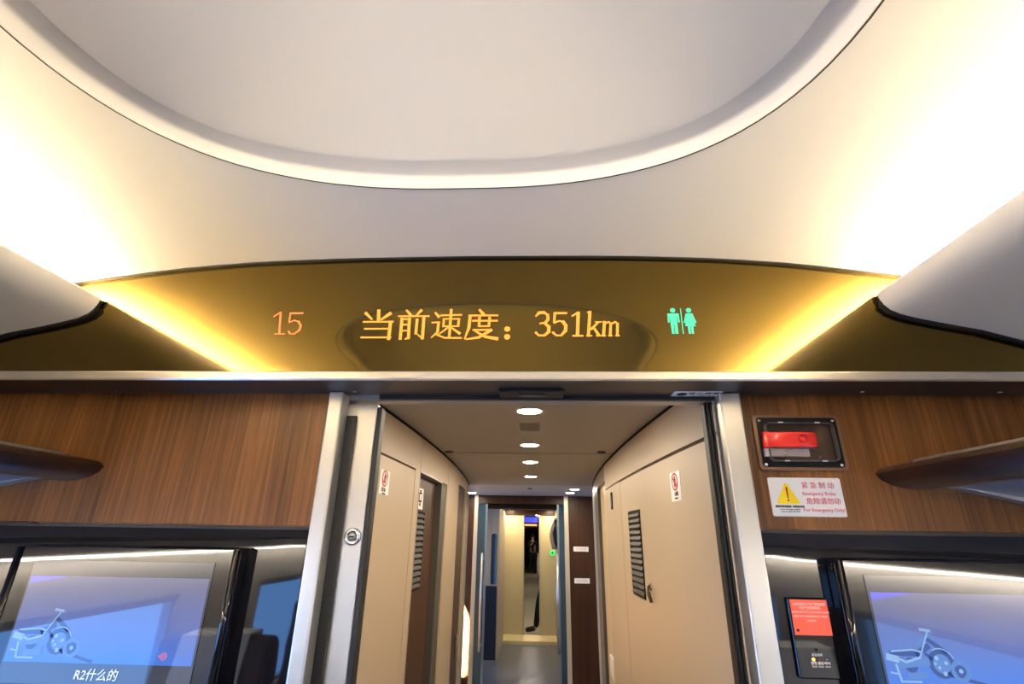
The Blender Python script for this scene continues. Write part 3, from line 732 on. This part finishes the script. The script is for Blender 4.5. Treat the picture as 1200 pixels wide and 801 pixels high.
# right: electrical cabinet
struct('trim_8', wallpanel('', [(1.305, 3.468, 1.984, ZC, -.07, 0)], 0), M['beige'])
root = thing('electrical_cabinet', 'large beige cabinet door with black grille and key lock on the right', 'cabinet door', wp(1, 2.1, .05))
mb = MB(); slab(mb, 1, 1.305, 2.842, .05, 1.972, -.05, 0); lf = obj('leaf', mb, M['beige'], root)
louver(root, 1, 2.412, 2.638, 1.452, 1.803, .0, 14)
mb = MB(); n_ = wn(1, 2.30)
mb.lathe(wp(1, 2.300, 1.503), n_, [(.015,0),(.015,.004),(.011,.008),(.008,.0085)], 20); lk = obj('lock', mb, M['chrome'], root)
mb = MB(); mb.lathe(wp(1, 2.300, 1.503, .008), n_, [(.006,0),(.005,.01)], 12); mb.tube([wp(1,2.300,1.498,.016), wp(1,2.294,1.475,.014), wp(1,2.290,1.446,.008)], [.006,.008,.006], 10); obj('lock_flap', mb, mat('bronze', (.16,.11,.06), .35, metal=.8), lk)
proh('white prohibition sticker on the right cabinet door', 1, 1.866, 1.863, .105, .100, .0006, wp(1, 1.866, 1.80))
struct('trim_9', wallpanel('', [(2.850, 3.468, 0, 1.976, -.07, 0)], 0), M['beige'])
root = thing('door_sign', 'small black sign standing off the right corridor wall past the grille', 'sign', wp(1, 3.195, 1.89))
mb = MB(); slab(mb, 1, 3.118, 3.172, 1.846, 1.942, .001, .006, 1); obj('plate', mb, M['ink'], root)
mb = MB(); slab(mb, 1, 3.135, 3.155, 1.86, 1.925, .0061, .0068, 1); obj('pictogram', mb, M['louver'], root)
struct('trim_10', wallpanel('', [(3.478, 5.0, 2.045, ZC, -.07, 0)], 0), mat('polished_beige', (.52,.45,.35), .22))
root = thing('corridor_door', 'pale yellow door in the right corridor wall past the cabinet', 'door', wp(1, 3.75, 0))
mb = MB(); slab(mb, 1, 3.478, 4.02, .02, 2.04, -.068, -.02); obj('leaf', mb, mat('cream_door', (.66,.52,.30), .4), root)
mb = MB(); slab(mb, 1, 3.50, 3.78, .868, .985, -.0195, -.012, 1); obj('white_plate', mb, M['white'], root)
mb = MB(); slab(mb, 1, 4.025, 4.40, 0, 2.04, -.07, .002); struct('trim_11', mb, M['louver'])
mb = MB(); slab(mb, 1, 4.405, 5.0, 0, 2.04, -.07, .006); struct('trim_12', mb, M['alu_dark'])

# corridor ceiling, dark shadow joint, lamps
mb = MB(); mb.loft([[(wx(-1,y) - .10, y, ZC), (wx(1,y) + .10, y, ZC), (wx(1,y) + .10, y, ZC + .03), (wx(-1,y) - .10, y, ZC + .03)] for y in [1.30 + 3.70*k/20 for k in range(21)]])
struct('ceiling_corridor', mb, M['corrceil'])
mb = MB()
for s in (-1, 1): slab(mb, s, 1.31, 5.0, ZC - .010, ZC, -.03, .0035)
struct('trim_13', mb, M['beige_dark'])
for k, y in enumerate((3.0,)):
    mb = MB(); mb.box(wx(-1,y)-.0, wx(1,y)+.0, y, y + .006, ZC - .0008, ZC + .002); struct('trim_14', mb, M['beige_dark'])
def make_light():
    root = thing('ceiling_downlight', '', 'downlight', (0, 0, 0), 'round downlights in the corridor ceiling')
    mb = MB(); mb.lathe((0, 0, 0), (0,0,-1), [(.056,0),(.056,.002),(.049,.004),(.046,.0015)], 28); obj('ring', mb, M['lip'], root)
    mb = MB(); mb.lathe((0, 0, .0005), (0,0,-1), [(.045,0),(.045,.0032),(.035,.0042),(.01,.0046)], 28); obj('diffuser', mb, M['downlight'], root)
    return root
L0 = make_light()
spots = [(-.036, 1.93, 'nearest round downlight in the corridor ceiling'), (-.042, 2.715, 'second round downlight along the corridor ceiling'),
         (-.044, 3.38, 'third round downlight along the corridor ceiling'), (-.048, 4.244, 'fourth round downlight in the row, before the bluish ceiling')]
L0.location = (*spots[0][:2], ZC); L0['label'] = spots[0][2]
for x, y, lb in spots[1:]: dup(L0, (x, y, ZC), lb)
for x, y, lb in ((.397, 5.40, 'nearer of the paired downlights at the right, before the wood partition'), (.380, 5.83, 'farther of the paired downlights at the right, before the wood partition'), (-.742, 5.98, 'single downlight at the far left, before the wood partition')):
    dup(L0, (x, y, ZC), lb, 'downlights in the vestibule ceiling')
root = thing('ceiling_vent', 'small grey grille in the corridor ceiling behind the nearest downlight', 'vent', (-.038, 2.23, ZC))
mb = MB(); mb.box(-.085, .010, 2.15, 2.33, ZC - .0015, ZC + .002); obj('plate', mb, mat('vent_grey', (.30,.265,.23), .5), root)
mb = MB()
for k in range(11): mb.box(-.080, .005, 2.160 + k*.015, 2.166 + k*.015, ZC - .0022, ZC - .0014)
obj('slots', mb, mat('vent_slot', (.19,.165,.14), .7), root)
for p, lb in (((-.52, 2.96), 'small dark ceiling detector near the left corridor wall'), ((.37, 2.93), 'small dark ceiling detector near the right corridor wall'), ((-.067, 5.32), 'small dark detector in the bluish ceiling near the partition')):
    mb = MB(); mb.lathe((p[0], p[1], ZC + .001), (0,0,-1), [(.026,0),(.026,.004),(.016,.010),(.004,.012)], 18)
    tag(obj('ceiling_detector', mb, M['louver']), lb, 'detector', 'ceiling detectors')
struct('floor_corridor', MB().box(-.95, .85, 1.262, 5.0, -.04, 0), M['floor'])

# ------------------------------------------------------------------ first vestibule (5.0 - 6.35) and wood partition
struct('floor_vestibule', MB().box(XL, XR, 5.0, 9.9, -.04, 0), M['floor'])
struct('ceiling_vestibule', MB().box(XL, XR, 5.0, 9.9, ZC, ZC + .03), mat('vestibule_ceiling', (.46,.46,.47), .4))
mb = MB(); mb.box(XL, -.95, 4.95, 5.0, 0, ZC); mb.box(-.95, wx(-1,5.0)+.0, 4.985, 5.0, 0, ZC); struct('wall_vestibule_left_return', mb, M['beige'])
mb = MB(); mb.box(wx(1,5.0), XR, 4.985, 5.0, 0, ZC); struct('wall_vestibule_right_return', mb, M['beige'])
YW = 6.35
mb = MB(); mb.box(XL, -.745, YW, YW + .05, 0, ZC); struct('wall_partition_left', mb, M['darkwood'])
mb = MB(); mb.box(.385, XR, YW, YW + .05, 0, ZC); struct('wall_partition_right', mb, M['darkwood'])
mb = MB(); mb.box(-.70, .335, YW, YW + .05, 2.055, ZC); struct('wall_partition_header', mb, M['darkwood'])
for x0, x1, lb in ((-.747, -.700, 'cream metal post left of the glass doors in the wood partition'), (.335, .387, 'cream metal post right of the glass doors in the wood partition')):
    mb = MB(); mb.box(x0, x1, YW - .012, YW + .055, 0, ZC - .001)
    tag(obj('partition_post', mb, mat('cream_metal', (.62,.57,.46), .35, metal=.3), bevel=.004), lb, 'post', 'posts of the glass door partition')
def glass_leaf(x0, x1, xh, side, label):
    root = thing('glass_door', label, 'glass door', ((x0+x1)/2, YW + .03, 0), 'parked glass doors')
    mb = MB(); mb.box(x0, x1, YW + .012, YW + .024, .01, 2.05); obj('glass', mb, M['glass_blue'], root)
    e = x1 if side < 0 else x0
    mb = MB(); mb.box(e - .012, e + .012, YW + .008, YW + .028, .01, 2.05); obj('edge_profile', mb, mat('edge_blue_grey', (.20,.27,.34), .3, metal=.3), root)
    for dy in (-.055, .095):
        mb = MB(); y = YW + .018 + dy
        mb.tube([(xh, y, .50), (xh, y, 1.50)], .013, 12)
        h = obj('handle_bar', mb, M['alu'], root)
        mb = MB()
        for z in (.56, 1.44): mb.tube([(xh, y, z), (xh, YW + .018, z)], .011, 10); mb.lathe((xh, YW + .018 + (dy > 0)*.006 - (dy < 0)*.006, z), (0, 1 if dy > 0 else -1, 0), [(.02,0),(.02,.012),(.016,.014)], 14)
        obj('handle_mount', mb, M['alu_dark'], h)
glass_leaf(-.700, -.598, -.632, -1, 'blue tinted glass door parked at the left of the partition opening')
glass_leaf(.262, .335, .245, 1, 'blue tinted glass door parked at the right of the partition opening')
mb = MB(); mb.box(-.70, .335, YW + .05, YW + .16, 2.0, ZC); struct('trim_15', mb, M['beige_dark'])
for z, lb in ((1.55, 'upper small white label plate on the dark wood partition'), (1.213, 'lower small white label plate on the dark wood partition')):
    z += .008
    root = thing('label_plate', lb, 'label', (.53, YW, z), 'white label plates on the wood partition')
    mb = MB(); mb.box(.437, .612, YW - .004, YW + .0004, z - .027, z + .027); obj('plate', mb, M['white'], root, bevel=.002)
    text('lettering', '请勿倚靠', .03, (.5245, YW - .0046, z), mat('pale_print_%d' % int(z*100), (.55,.55,.6), .6), root)

# side walls of the vestibules with exterior door windows (daylight)
def side_wall(name, x0, x1, yA, yB_, wins, zt, m):
    mb = MB(); y = yA
    for a, b, z0, z1 in wins:
        mb.box(x0, x1, y, a, 0, zt); mb.box(x0, x1, a, b, 0, z0); mb.box(x0, x1, a, b, z1, zt); y = b
    mb.box(x0, x1, y, yB_, 0, zt); return struct(name, mb, m)
side_wall('wall_vestibule_left', XL - .06, XL, 4.95, 9.9, [(5.64, 6.25, .96, 1.72), (7.0, 7.7, .85, 1.75)], ZC, M['sidewall'])
side_wall('wall_vestibule_right', XR, XR + .06, 4.985, 9.9, [(5.64, 6.25, .96, 1.72), (7.0, 7.7, .85, 1.75)], ZC, M['sidewall'])
WN = [0]
def window(x, y0, y1, z0, z1, rr=0):
    WN[0] += 1
    root = bpy.data.objects.new('window_%d' % WN[0], None); COL.objects.link(root); root['kind'] = 'structure'; root.location = (x, (y0+y1)/2, z0); OFF[root.name] = Vector(root.location)
    mb = MB(); mb.box(x - .004, x + .004, y0, y1, z0, z1); obj('pane', mb, M['window'], root)
    mb = MB(); t = .03
    for a, b, c, d in ((y0, y1, z0, z0 + t), (y0, y1, z1 - t, z1), (y0, y0 + t, z0 + t, z1 - t), (y1 - t, y1, z0 + t, z1 - t)): mb.box(x - .02, x + .02, a, b, c, d)
    if rr:
        fr = MB(); n_ = 6; outl = []
        inn = rrect(y0 + t, y1 - t, z0 + t, z1 - t, rr, n_)
        for (py, pz), (cy, cz_) in zip(inn, [c for c in ((y1, z1), (y0, z1), (y0, z0), (y1, z0)) for _ in range(n_ + 1)]): outl.append((cy, cz_))
        fr.loft([[(xx, a, b) for a, b in lst] for xx, lst in ((x - .018, outl), (x - .018, inn), (x + .018, inn), (x + .018, outl))], cap=False)
        mb = fr
    obj('window_frame', mb, M['alu_dark'], root)
for xs in (XL - .03, XR + .03):
    window(xs, 5.64, 6.25, .96, 1.72, .16); window(xs, 7.0, 7.7, .85, 1.75)

# ------------------------------------------------------------------ second vestibule, end door and next car
root = thing('vestibule_cabinet', 'tall cabinet jutting out at the left beyond the glass door, narrow window in its front', 'cabinet', (-.95, 8.9, 0))
mb = MB(); mb.box(-1.70, -.56, 8.15, 9.74, .06, 2.10); obj('body', mb, M['beige'], root)
mb = MB(); mb.box(-1.70, -.575, 8.12, 8.15, .06, 1.0); plabel(obj('lower_panel', mb, mat('blue_black_panel', (.03,.035,.05), .2), root), 'blue black lower panel')
mb = MB(); mb.box(-.90, -.69, 8.14, 8.152, 1.0, 1.95); obj('front_panel', mb, M['beige'], root)
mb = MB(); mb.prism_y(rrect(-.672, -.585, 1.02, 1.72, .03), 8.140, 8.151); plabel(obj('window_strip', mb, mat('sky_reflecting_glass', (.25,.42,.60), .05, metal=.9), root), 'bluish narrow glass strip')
mb = MB(); mb.box(-1.69, -.555, 8.13, 9.745, 0, .06); obj('plinth', mb, M['alu_dark'], root)
YE = 9.8
struct('wall_end_left', MB().box(XL, -.565, YE, YE + .06, 0, ZC), M['beige'])
struct('wall_end_right', MB().box(.354, XR, YE, YE + .06, 0, ZC), M['beige'])
struct('wall_end_header', MB().box(-.565, .354, YE - .03, YE + .06, 2.058, ZC), M['darkwood'])
for x0, x1, lb in ((-.565, -.216, 'left champagne coloured panel of the half open end door'), (.069, .354, 'right champagne coloured panel of the half open end door')):
    root = thing('end_door', lb, 'sliding door', ((x0+x1)/2, YE + .02, .11), 'far end door panels')
    mb = MB(); mb.box(x0, x1, YE + .005, YE + .04, .115, 2.055); obj('leaf', mb, M['champagne'], root, bevel=.004)
    e = x1 if x0 < -.3 else x0
    mb = MB(); mb.box(e - .008, e + .008, YE - .002, YE + .045, .115, 2.05); obj('edge_strip', mb, M['lip'], root)
root = thing('door_sill', 'raised metal threshold under the far end door', 'threshold', (-.1, 9.72, 0))
mb = MB(); mb.prism_x([(9.60, 0), (9.60, .05), (9.66, .065), (9.80, .112), (9.86, .112), (9.86, 0)], -.565, .354); obj('step', mb, M['champagne'], root)
mb = MB(); mb.box(-.45, .22, 9.55, 9.598, 0, .012); obj('tread_strip', mb, M['alu'], root)
root = thing('exit_button', 'small round green lit button on the right far end door panel', 'button', (.30, YE - .002, 1.41))
mb = MB(); mb.lathe((.305, YE + .004, 1.415), (0,-1,0), [(.046,0),(.046,.012),(.040,.018),(.02,.02)], 24); obj('lamp', mb, M['green'], root)
mb = MB(); mb.box(.283, .327, YE - .020, YE - .0165, 1.409, 1.421); mb.box(.298, .312, YE - .020, YE - .0165, 1.392, 1.438); obj('symbol', mb, M['ink'], root)
# two added fill lamps, then the lamps at the end door
dup(L0, (-.3, 7.35, ZC), 'unseen downlight added behind the glass door partition to warm the cabinet', 'lamps above the far end door')  # unseen lamp, added to warm the bluish cabinet beyond the partition
dup(L0, (-.1, 8.7, ZC), 'unseen downlight added above the passage to brighten the far end door', 'lamps above the far end door')  # added out of view to brighten the end door panels
for x, lb in ((-.47, 'small lamp above the left far end door panel'), (.27, 'small lamp above the right far end door panel')):
    dup(L0, (x, 9.55, ZC), lb, 'lamps above the far end door')
# a coat hanging by the end door
root = thing('hanging_coat', 'dark grey garment hanging at the right edge of the far end door', 'coat', (.36, 9.2, 1.15))
rings = []
for k in range(15):
    u = k/14; z = 1.99 - u*.50
    w = .03 + .08*math.sin(min(1, u*1.6)*PI/2) - .05*max(0, u - .5)
    d = .03 + .05*math.sin(min(1, u*2)*PI/2)
    rings.append([(.375 + (w + .012*math.sin(5*t + u*4))*math.cos(t) - .03*math.sin(u*PI), 9.2 + d*math.sin(t), z) for t in [2*PI*i/24 for i in range(24)]])
mb = MB(); mb.loft(rings, smooth=True); obj('body', mb, M['cloth_grey'], root)
mb = MB(); mb.tube([(.345, 9.115, 1.95), (.315, 9.11, 1.75), (.335, 9.115, 1.60), (.36, 9.12, 1.53)], [.022, .03, .028, .022], 10); obj('sleeve', mb, M['cloth_dark'], root)
mb = MB(); mb.tube([(.375, 9.2, 1.98), (.375, 9.2, 2.03), (.39, 9.2, 2.05), (.41, 9.2, 2.04)], .006, 8); obj('hanger_hook', mb, M['chrome'], root)

# next car
struct('floor_next_car', MB().box(XL, XR, 9.86, 34, -.04, 0), mat('next_floor', (.62,.57,.42), .45))
struct('ceiling_next_car', MB().box(XL, XR, 9.9, 34, 2.15, 2.2), M['corrceil'])
mb = MB(); mb.box(XL - .06, XL, 9.9, 34, 0, 2.2); struct('wall_next_left', mb, M['sidewall'])
mb = MB(); mb.box(XR, XR + .06, 9.9, 34, 0, 2.2); struct('wall_next_right', mb, M['sidewall'])
mb = MB(); mb.box(XL, XR, 34, 34.1, 0, 2.2); struct('wall_next_end', mb, M['darkwood'])
YD = 13.0
mb = MB(); mb.box(XL, -.42, YD, YD + .05, 0, 2.15); struct('wall_next_partition_left', mb, M['champagne'])
mb = MB(); mb.box(.40, XR, YD, YD + .05, 0, 2.15); struct('wall_next_partition_right', mb, M['champagne'])
mb = MB(); mb.box(-.42, .40, YD, YD + .05, 1.88, 2.15); struct('wall_next_partition_header', mb, M['darkwood'])
root = thing('car_display', 'distant blue and orange lit display over the doorway in the next car', 'display', (-.1, YD, 1.9))
mb = MB(); mb.box(-.31, .10, YD - .05, YD + .001, 1.89, 2.145); obj('housing', mb, M['tvblack'], root)
mb = MB(); mb.box(-.29, .06, YD - .056, YD - .05, 2.0, 2.13); obj('blue_screen', mb, mat('blue_led_screen', (.01,.01,.05), .4, emit=(.05,.06,.55), es=.8), root)
mb = MB(); mb.box(-.26, .04, YD - .056, YD - .05, 1.925, 1.965); obj('text_line', mb, mat('orange_led_line', (.1,.02,0), .4, emit=(1,.30,.12), es=1.1), root)
dup(L0, (.05, 12.4, 2.15), 'bright round downlight beyond the end door, beside the distant display', 'lamps beyond the end door')
dup(L0, (-.1, 11.2, 2.15), 'downlight added just beyond the end door to brighten the floor', 'lamps beyond the end door')  # added lamp that lifts the floor behind the end door
for y_, t_ in ((15.0, 'downlight added past the distant display to brighten the next car'), (19.0, 'downlight added deep inside the next car to brighten it'), (25.5, 'downlight added to brighten the person standing far away')):  # lamps added along the next car to lift its dark interior
    dup(L0, (-.1, y_, 2.15), t_, 'lamps beyond the end door')

# ------------------------------------------------------------------ people in the next car
def skin_mesh(name, verts, edges, radii, m, parent, sub=2):
    off = OFF[parent.name]
    me = bpy.data.meshes.new(name); me.from_pydata([tuple(Vector(v) - off) for v in verts], edges, [])
    o = bpy.data.objects.new('tmp_skin', me); COL.objects.link(o)
    o.modifiers.new('skin', 'SKIN')
    lay = me.skin_vertices[0].data if me.skin_vertices else None
    if lay is None:
        bm = bmesh.new(); bm.from_mesh(me); bm.verts.layers.skin.verify(); bm.to_mesh(me); bm.free(); lay = me.skin_vertices[0].data
    for i, r in enumerate(radii):
        lay[i].radius = r if isinstance(r, tuple) else (r, r); lay[i].use_root = (i == 0)
    s = o.modifiers.new('sub', 'SUBSURF'); s.levels = s.render_levels = sub
    dg = bpy.context.evaluated_depsgraph_get(); dg.update()
    new = bpy.data.meshes.new_from_object(o.evaluated_get(dg)); new.name = name
    for p in new.polygons: p.use_smooth = True
    bpy.data.objects.remove(o)
    new.materials.clear(); new.materials.append(m)
    r = bpy.data.objects.new(name, new); COL.objects.link(r); r.parent = parent; OFF[r.name] = off
    return r
def person(label, base, ang, J, top, legs, shoes, hairm):
    """J: joints in metres, figure faces +y before turning by ang"""
    ca, sa = math.cos(ang), math.sin(ang); bx, by = base
    W_ = lambda p: (bx + p[0]*ca - p[1]*sa, by + p[0]*sa + p[1]*ca, p[2])
    root = thing('person', label, 'person', (bx, by, 0))
    J = {k: W_(v) for k, v in J.items()}
    names = ['pelvis','waist','chest','neck','head0','head1','shL','elL','wrL','haL','shR','elR','wrR','haR','hipL','knL','anL','toL','hipR','knR','anR','toR']
    V = [J[n_] for n_ in names]; ix = {n_: i for i, n_ in enumerate(names)}
    E_ = [('pelvis','waist'),('waist','chest'),('chest','neck'),('neck','head0'),('head0','head1'),('chest','shL'),('shL','elL'),('elL','wrL'),('wrL','haL'),('chest','shR'),('shR','elR'),('elR','wrR'),('wrR','haR'),('pelvis','hipL'),('hipL','knL'),('knL','anL'),('anL','toL'),('pelvis','hipR'),('hipR','knR'),('knR','anR'),('anR','toR')]
    R_ = dict(pelvis=.13,waist=.12,chest=.135,neck=.052,head0=.078,head1=.085,shL=.062,elL=.042,wrL=.029,haL=.034,shR=.062,elR=.042,wrR=.029,haR=.034,hipL=.085,knL=.055,anL=.038,toL=.035,hipR=.085,knR=.055,anR=.038,toR=.035)
    body = skin_mesh('body', V, [(ix[a], ix[b]) for a, b in E_], [R_[n_] for n_ in names], M['skin'], root)
    def part(name, seq, rad, m, extra=()):
        vs, es, rs = [], [], []
        mp = {}
        for chain in seq:
            for a in chain:
                if a not in mp: mp[a] = len(vs); vs.append(J[a]); rs.append(rad[a])
            for a, b in zip(chain, chain[1:]): es.append((mp[a], mp[b]))
        return skin_mesh(name, vs, es, rs, m, root)
    g = lambda k, ns: {n_: R_[n_] + k for n_ in ns}
    part('jacket', [('waist','chest','shL','elL','wrL'),('chest','shR','elR','wrR'),('pelvis','waist')], g(.017, ['waist','chest','shL','elL','wrL','shR','elR','wrR','pelvis']), top)
    part('trousers', [('pelvis','hipL','knL','anL'),('pelvis','hipR','knR','anR')], g(.014, ['pelvis','hipL','knL','anL','hipR','knR','anR']), legs)
    part('shoe', [('anL','toL')], {'anL': .05, 'toL': .045}, shoes); part('shoe', [('anR','toR')], {'anR': .05, 'toR': .045}, shoes)
    h0, h1 = Vector(J['head0']), Vector(J['head1'])
    fwd = Vector((-sa, ca, 0))
    mb = MB(); mb.lathe(h0 + (h1 - h0)*.35 - fwd*.018, (h1 - h0), [(.088,-.01),(.098,.03),(.097,.07),(.08,.115),(.045,.14),(.01,.148)], 20); obj('hair', mb, hairm, root)
    # simple facial features on the front of the head
    c = h0 + (h1 - h0)*.45; sd = Vector((ca, sa, 0))
    mb = MB(); mb.lathe(c + fwd*.072, fwd, [(.014,0),(.012,.016),(.004,.024)], 10); obj('nose', mb, M['skin'], root)
    for q in (-1, 1):
        mb = MB(); mb.lathe(c + fwd*.074 + sd*.03*q + Vector((0,0,.03)), fwd, [(.009,0),(.007,.008),(.002,.010)], 10); obj('eye', mb, M['ink'], root)
    for side in ('L', 'R'):                       # separate fingers on each hand
        hv = Vector(J['ha' + side]); wv = Vector(J['wr' + side]); d = (hv - wv).normalized(); a = d.cross(fwd)
        a = a.normalized() if a.length > .2 else sd
        nn = d.cross(a)
        for k, ln in enumerate((.07, .08, .075, .06)):
            mb = MB(); st = hv + a*(-.024 + .016*k) + d*.01
            mb.tube([st, st + d*ln*.5 + nn*.006, st + d*ln*.85 + nn*.02, st + d*ln + nn*.034], [.009,.0085,.0075,.005], 8); obj('finger', mb, M['skin'], root)
        mb = MB(); st = hv - d*.015 + a*-.028
        mb.tube([st, st + d*.03 - a*.02, st + d*.055 - a*.022], [.010,.009,.006], 8); obj('thumb', mb, M['skin'], root)
    return root, J
stand = dict(pelvis=(0,0,.98),waist=(0,0,1.13),chest=(0,0,1.36),neck=(0,.01,1.52),head0=(0,.02,1.61),head1=(0,.025,1.72),
  shL=(-.19,0,1.42),elL=(-.24,.0,1.14),wrL=(-.22,.10,.92),haL=(-.215,.13,.85),shR=(.19,0,1.42),elR=(.25,.05,1.17),wrR=(.17,.22,1.28),haR=(.13,.26,1.33),
  hipL=(-.095,0,.90),knL=(-.11,.02,.50),anL=(-.12,-.02,.085),toL=(-.13,.13,.05),hipR=(.095,0,.90),knR=(.11,.03,.50),anR=(.13,0,.085),toR=(.14,.15,.05))
person('person in dark clothes standing far away in the next car, one arm raised', (-.12, 26.5), PI + .3, stand, M['cloth_dark'], M['cloth_navy'], M['leather'], M['hair'])
step = dict(stand); step.update(knL=(-.06,.14,.50), anL=(-.06,.20,.085), toL=(-.06,.40,.048), elR=(.24,-.02,1.14), wrR=(.22,.08,.92), haR=(.215,.12,.85), knR=(.09,-.02,.50), anR=(.10,-.12,.10), toR=(.11,.03,.05))
pr_, J_ = person('person mostly hidden behind the right end door panel, dark leg and shoe showing', (.20, 10.75), PI/2, step, M['cloth_grey'], M['cloth_dark'], M['leather'], M['hair'])
root = thing('handbag', 'small white bag showing at the edge of the right end door panel', 'bag', (.11, 10.42, 1.02))
rings = []
for k in range(9):
    u = k/8; w = .045 + .05*math.sin(PI*(.25 + .55*u)); z = 1.02 + .36*u
    rings.append([(.115 + w*math.cos(t), 10.42 + .05*math.sin(t)*(1 - .4*u), z) for t in [2*PI*i/18 for i in range(18)]])
mb = MB(); mb.loft(rings, smooth=True); obj('body', mb, M['white'], root)
mb = MB(); mb.tube([(.06, 10.42, 1.37), (.09, 10.42, 1.46), (.15, 10.42, 1.46), (.17, 10.42, 1.37)], .006, 8); obj('strap', mb, M['white'], root)

# ------------------------------------------------------------------ the cabin around and behind the camera (seen in reflections)
struct('floor', MB().box(XL, XR, YB, 1.262, -.04, 0), M['carpet'])
CW = [(-6.0, -4.9, .75, 1.40), (-4.2, -2.94, .75, 1.40), (-2.24, -.97, .75, 1.40), (-.27, 1.0, .75, 1.40)]
side_wall('wall_left', XL - .06, XL, YB, 1.256, CW, 2.2, M['sidewall'])
side_wall('wall_right', XR, XR + .06, YB, 1.256, CW, 2.2, M['sidewall'])
for xs in (XL - .03, XR + .03):
    for a, b, z0, z1 in CW: window(xs, a, b, z0, z1)
struct('wall_rear', MB().box(XL, XR, YB - .06, YB, 0, 2.45), M['darkwood'])
struct('wall_front_outer_left', MB().box(XL - .06, -1.3, 1.2565, 1.31, 0, 2.2), M['sidewall'])
struct('wall_front_outer_right', MB().box(.52, XR + .06, 1.2565, 1.31, 0, 2.2), M['sidewall'])
def make_seat():
    root = thing('train_seat', '', 'seat', (0, 0, 0), 'train seats behind the camera')
    def cushion(x0, x1, sec, r, name, m, par, n=1):
        mb = MB(); mb.prism_x(sec, x0, x1); return obj(name, mb, m, par, bevel=r)
    cushion(-.24, .24, [(-.02,.38),(-.04,.50),(.44,.50),(.50,.46),(.48,.36)], .03, 'seat_cushion', M['seat'], root)
    bk = cushion(-.24, .24, [(-.06,.42),(-.20,1.08),(-.20,1.22),(-.16,1.25),(-.09,1.24),(-.06,1.10),(.05,.50),(.02,.42)], .03, 'backrest', M['seat'], root)
    cv = cushion(-.135, .135, [(-.212,1.0),(-.208,1.26),(-.085,1.255),(-.045,1.10),(-.020,.96),(-.026,.96),(-.052,1.09),(-.09,1.246),(-.203,1.25),(-.207,1.0)], .002, 'headrest_cover', M['cover'], root)
    mb = MB()
    for x in (-.11, -.01, .09): mb.box(x - .025, x + .025, -.2155, -.213, 1.08, 1.15)
    for s in (-1, 1):
        ar = MB(); ar.prism_x([(-.10,.60),(-.10,.66),(.34,.66),(.36,.63),(.34,.60)], s*.265 - .025, s*.265 + .025); obj('armrest', ar, M['tvblack'], root, bevel=.01)
    mb = MB(); mb.prism_x([(.0,.0),(.06,.38),(.38,.38),(.42,.0),(.36,0),(.34,.30),(.10,.30),(.06,0)], -.20, .20); obj('base', mb, M['alu_dark'], root, bevel=.005)
    return root
S0 = make_seat()
first = True
for r, y in enumerate((-.02, -1.3)):
    for x, pl in ((XC - 1.30, 'left window seat'), (XC - .70, 'left aisle seat'), (XC + .70, 'right aisle seat'), (XC + 1.30, 'right window seat')):
        lb = 'dark fabric train seat with white headrest cover, %s of the %s row' % (pl, 'front' if r == 0 else 'second')
        if first: S0.location = (x, y, 0); S0['label'] = lb; first = False
        else: dup(S0, (x, y, 0), lb)

# ------------------------------------------------------------------ light
w = bpy.data.worlds.new('daylight'); SC.world = w; w.use_nodes = True
nt = w.node_tree; bg = nt.nodes['Background']
sk = nt.nodes.new('ShaderNodeTexCoord'); sp = nt.nodes.new('ShaderNodeSeparateXYZ'); cr = nt.nodes.new('ShaderNodeValToRGB')
mp_ = nt.nodes.new('ShaderNodeMapping'); mp_.inputs['Location'].default_value = (.5, 0, 0); mp_.inputs['Scale'].default_value = (.5, 1, 1)
nt.links.new(sk.outputs['Generated'], mp_.inputs['Vector']); nt.links.new(mp_.outputs['Vector'], sp.inputs[0]); nt.links.new(sp.outputs['X'], cr.inputs['Fac']); nt.links.new(cr.outputs['Color'], bg.inputs['Color'])
e = cr.color_ramp.elements; e[0].position = .47; e[0].color = (.22, .47, 1.0, 1); e[1].position = .53; e[1].color = (.10, .18, .34, 1)
bg.inputs['Strength'].default_value = 5.0
def portal(x, y0, y1, z0, z1, s):
    ld = bpy.data.lights.new('window_daylight', 'AREA'); ld.shape = 'RECTANGLE'; ld.size = z1 - z0; ld.size_y = y1 - y0
    ld.cycles.is_portal = True
    o = bpy.data.objects.new('window_daylight', ld); COL.objects.link(o); o.location = (x, (y0+y1)/2, (z0+z1)/2)
    o.rotation_euler = (0, math.radians(90 if s > 0 else -90), 0)
for xs, s in ((XL - .065, -1), (XR + .065, 1)):
    for a, b, z0, z1 in CW: portal(xs, a, b, z0, z1, s)
    portal(xs, 5.64, 6.25, .96, 1.72, s); portal(xs, 7.0, 7.7, .85, 1.75, s)
# low sun through the vestibule door window
sd = bpy.data.lights.new('sunbeam', 'SPOT'); sd.energy = 420000; sd.spot_size = math.radians(9); sd.shadow_soft_size = .05; sd.color = (1, .90, .62)
so = bpy.data.objects.new('sunbeam', sd); COL.objects.link(so)
tgt = Vector((XL, 5.75, 1.3)); end = Vector((-.83, 6.36, .60)); dr = (end - tgt).normalized()
so.location = tgt - dr*7; so.rotation_euler = dr.to_track_quat('-Z', 'Y').to_euler()
SC.view_settings.view_transform = 'Standard'; SC.view_settings.look = 'None'
SC.view_settings.exposure = 1.0; SC.view_settings.gamma = 1; SC.view_settings.use_curve_mapping = False
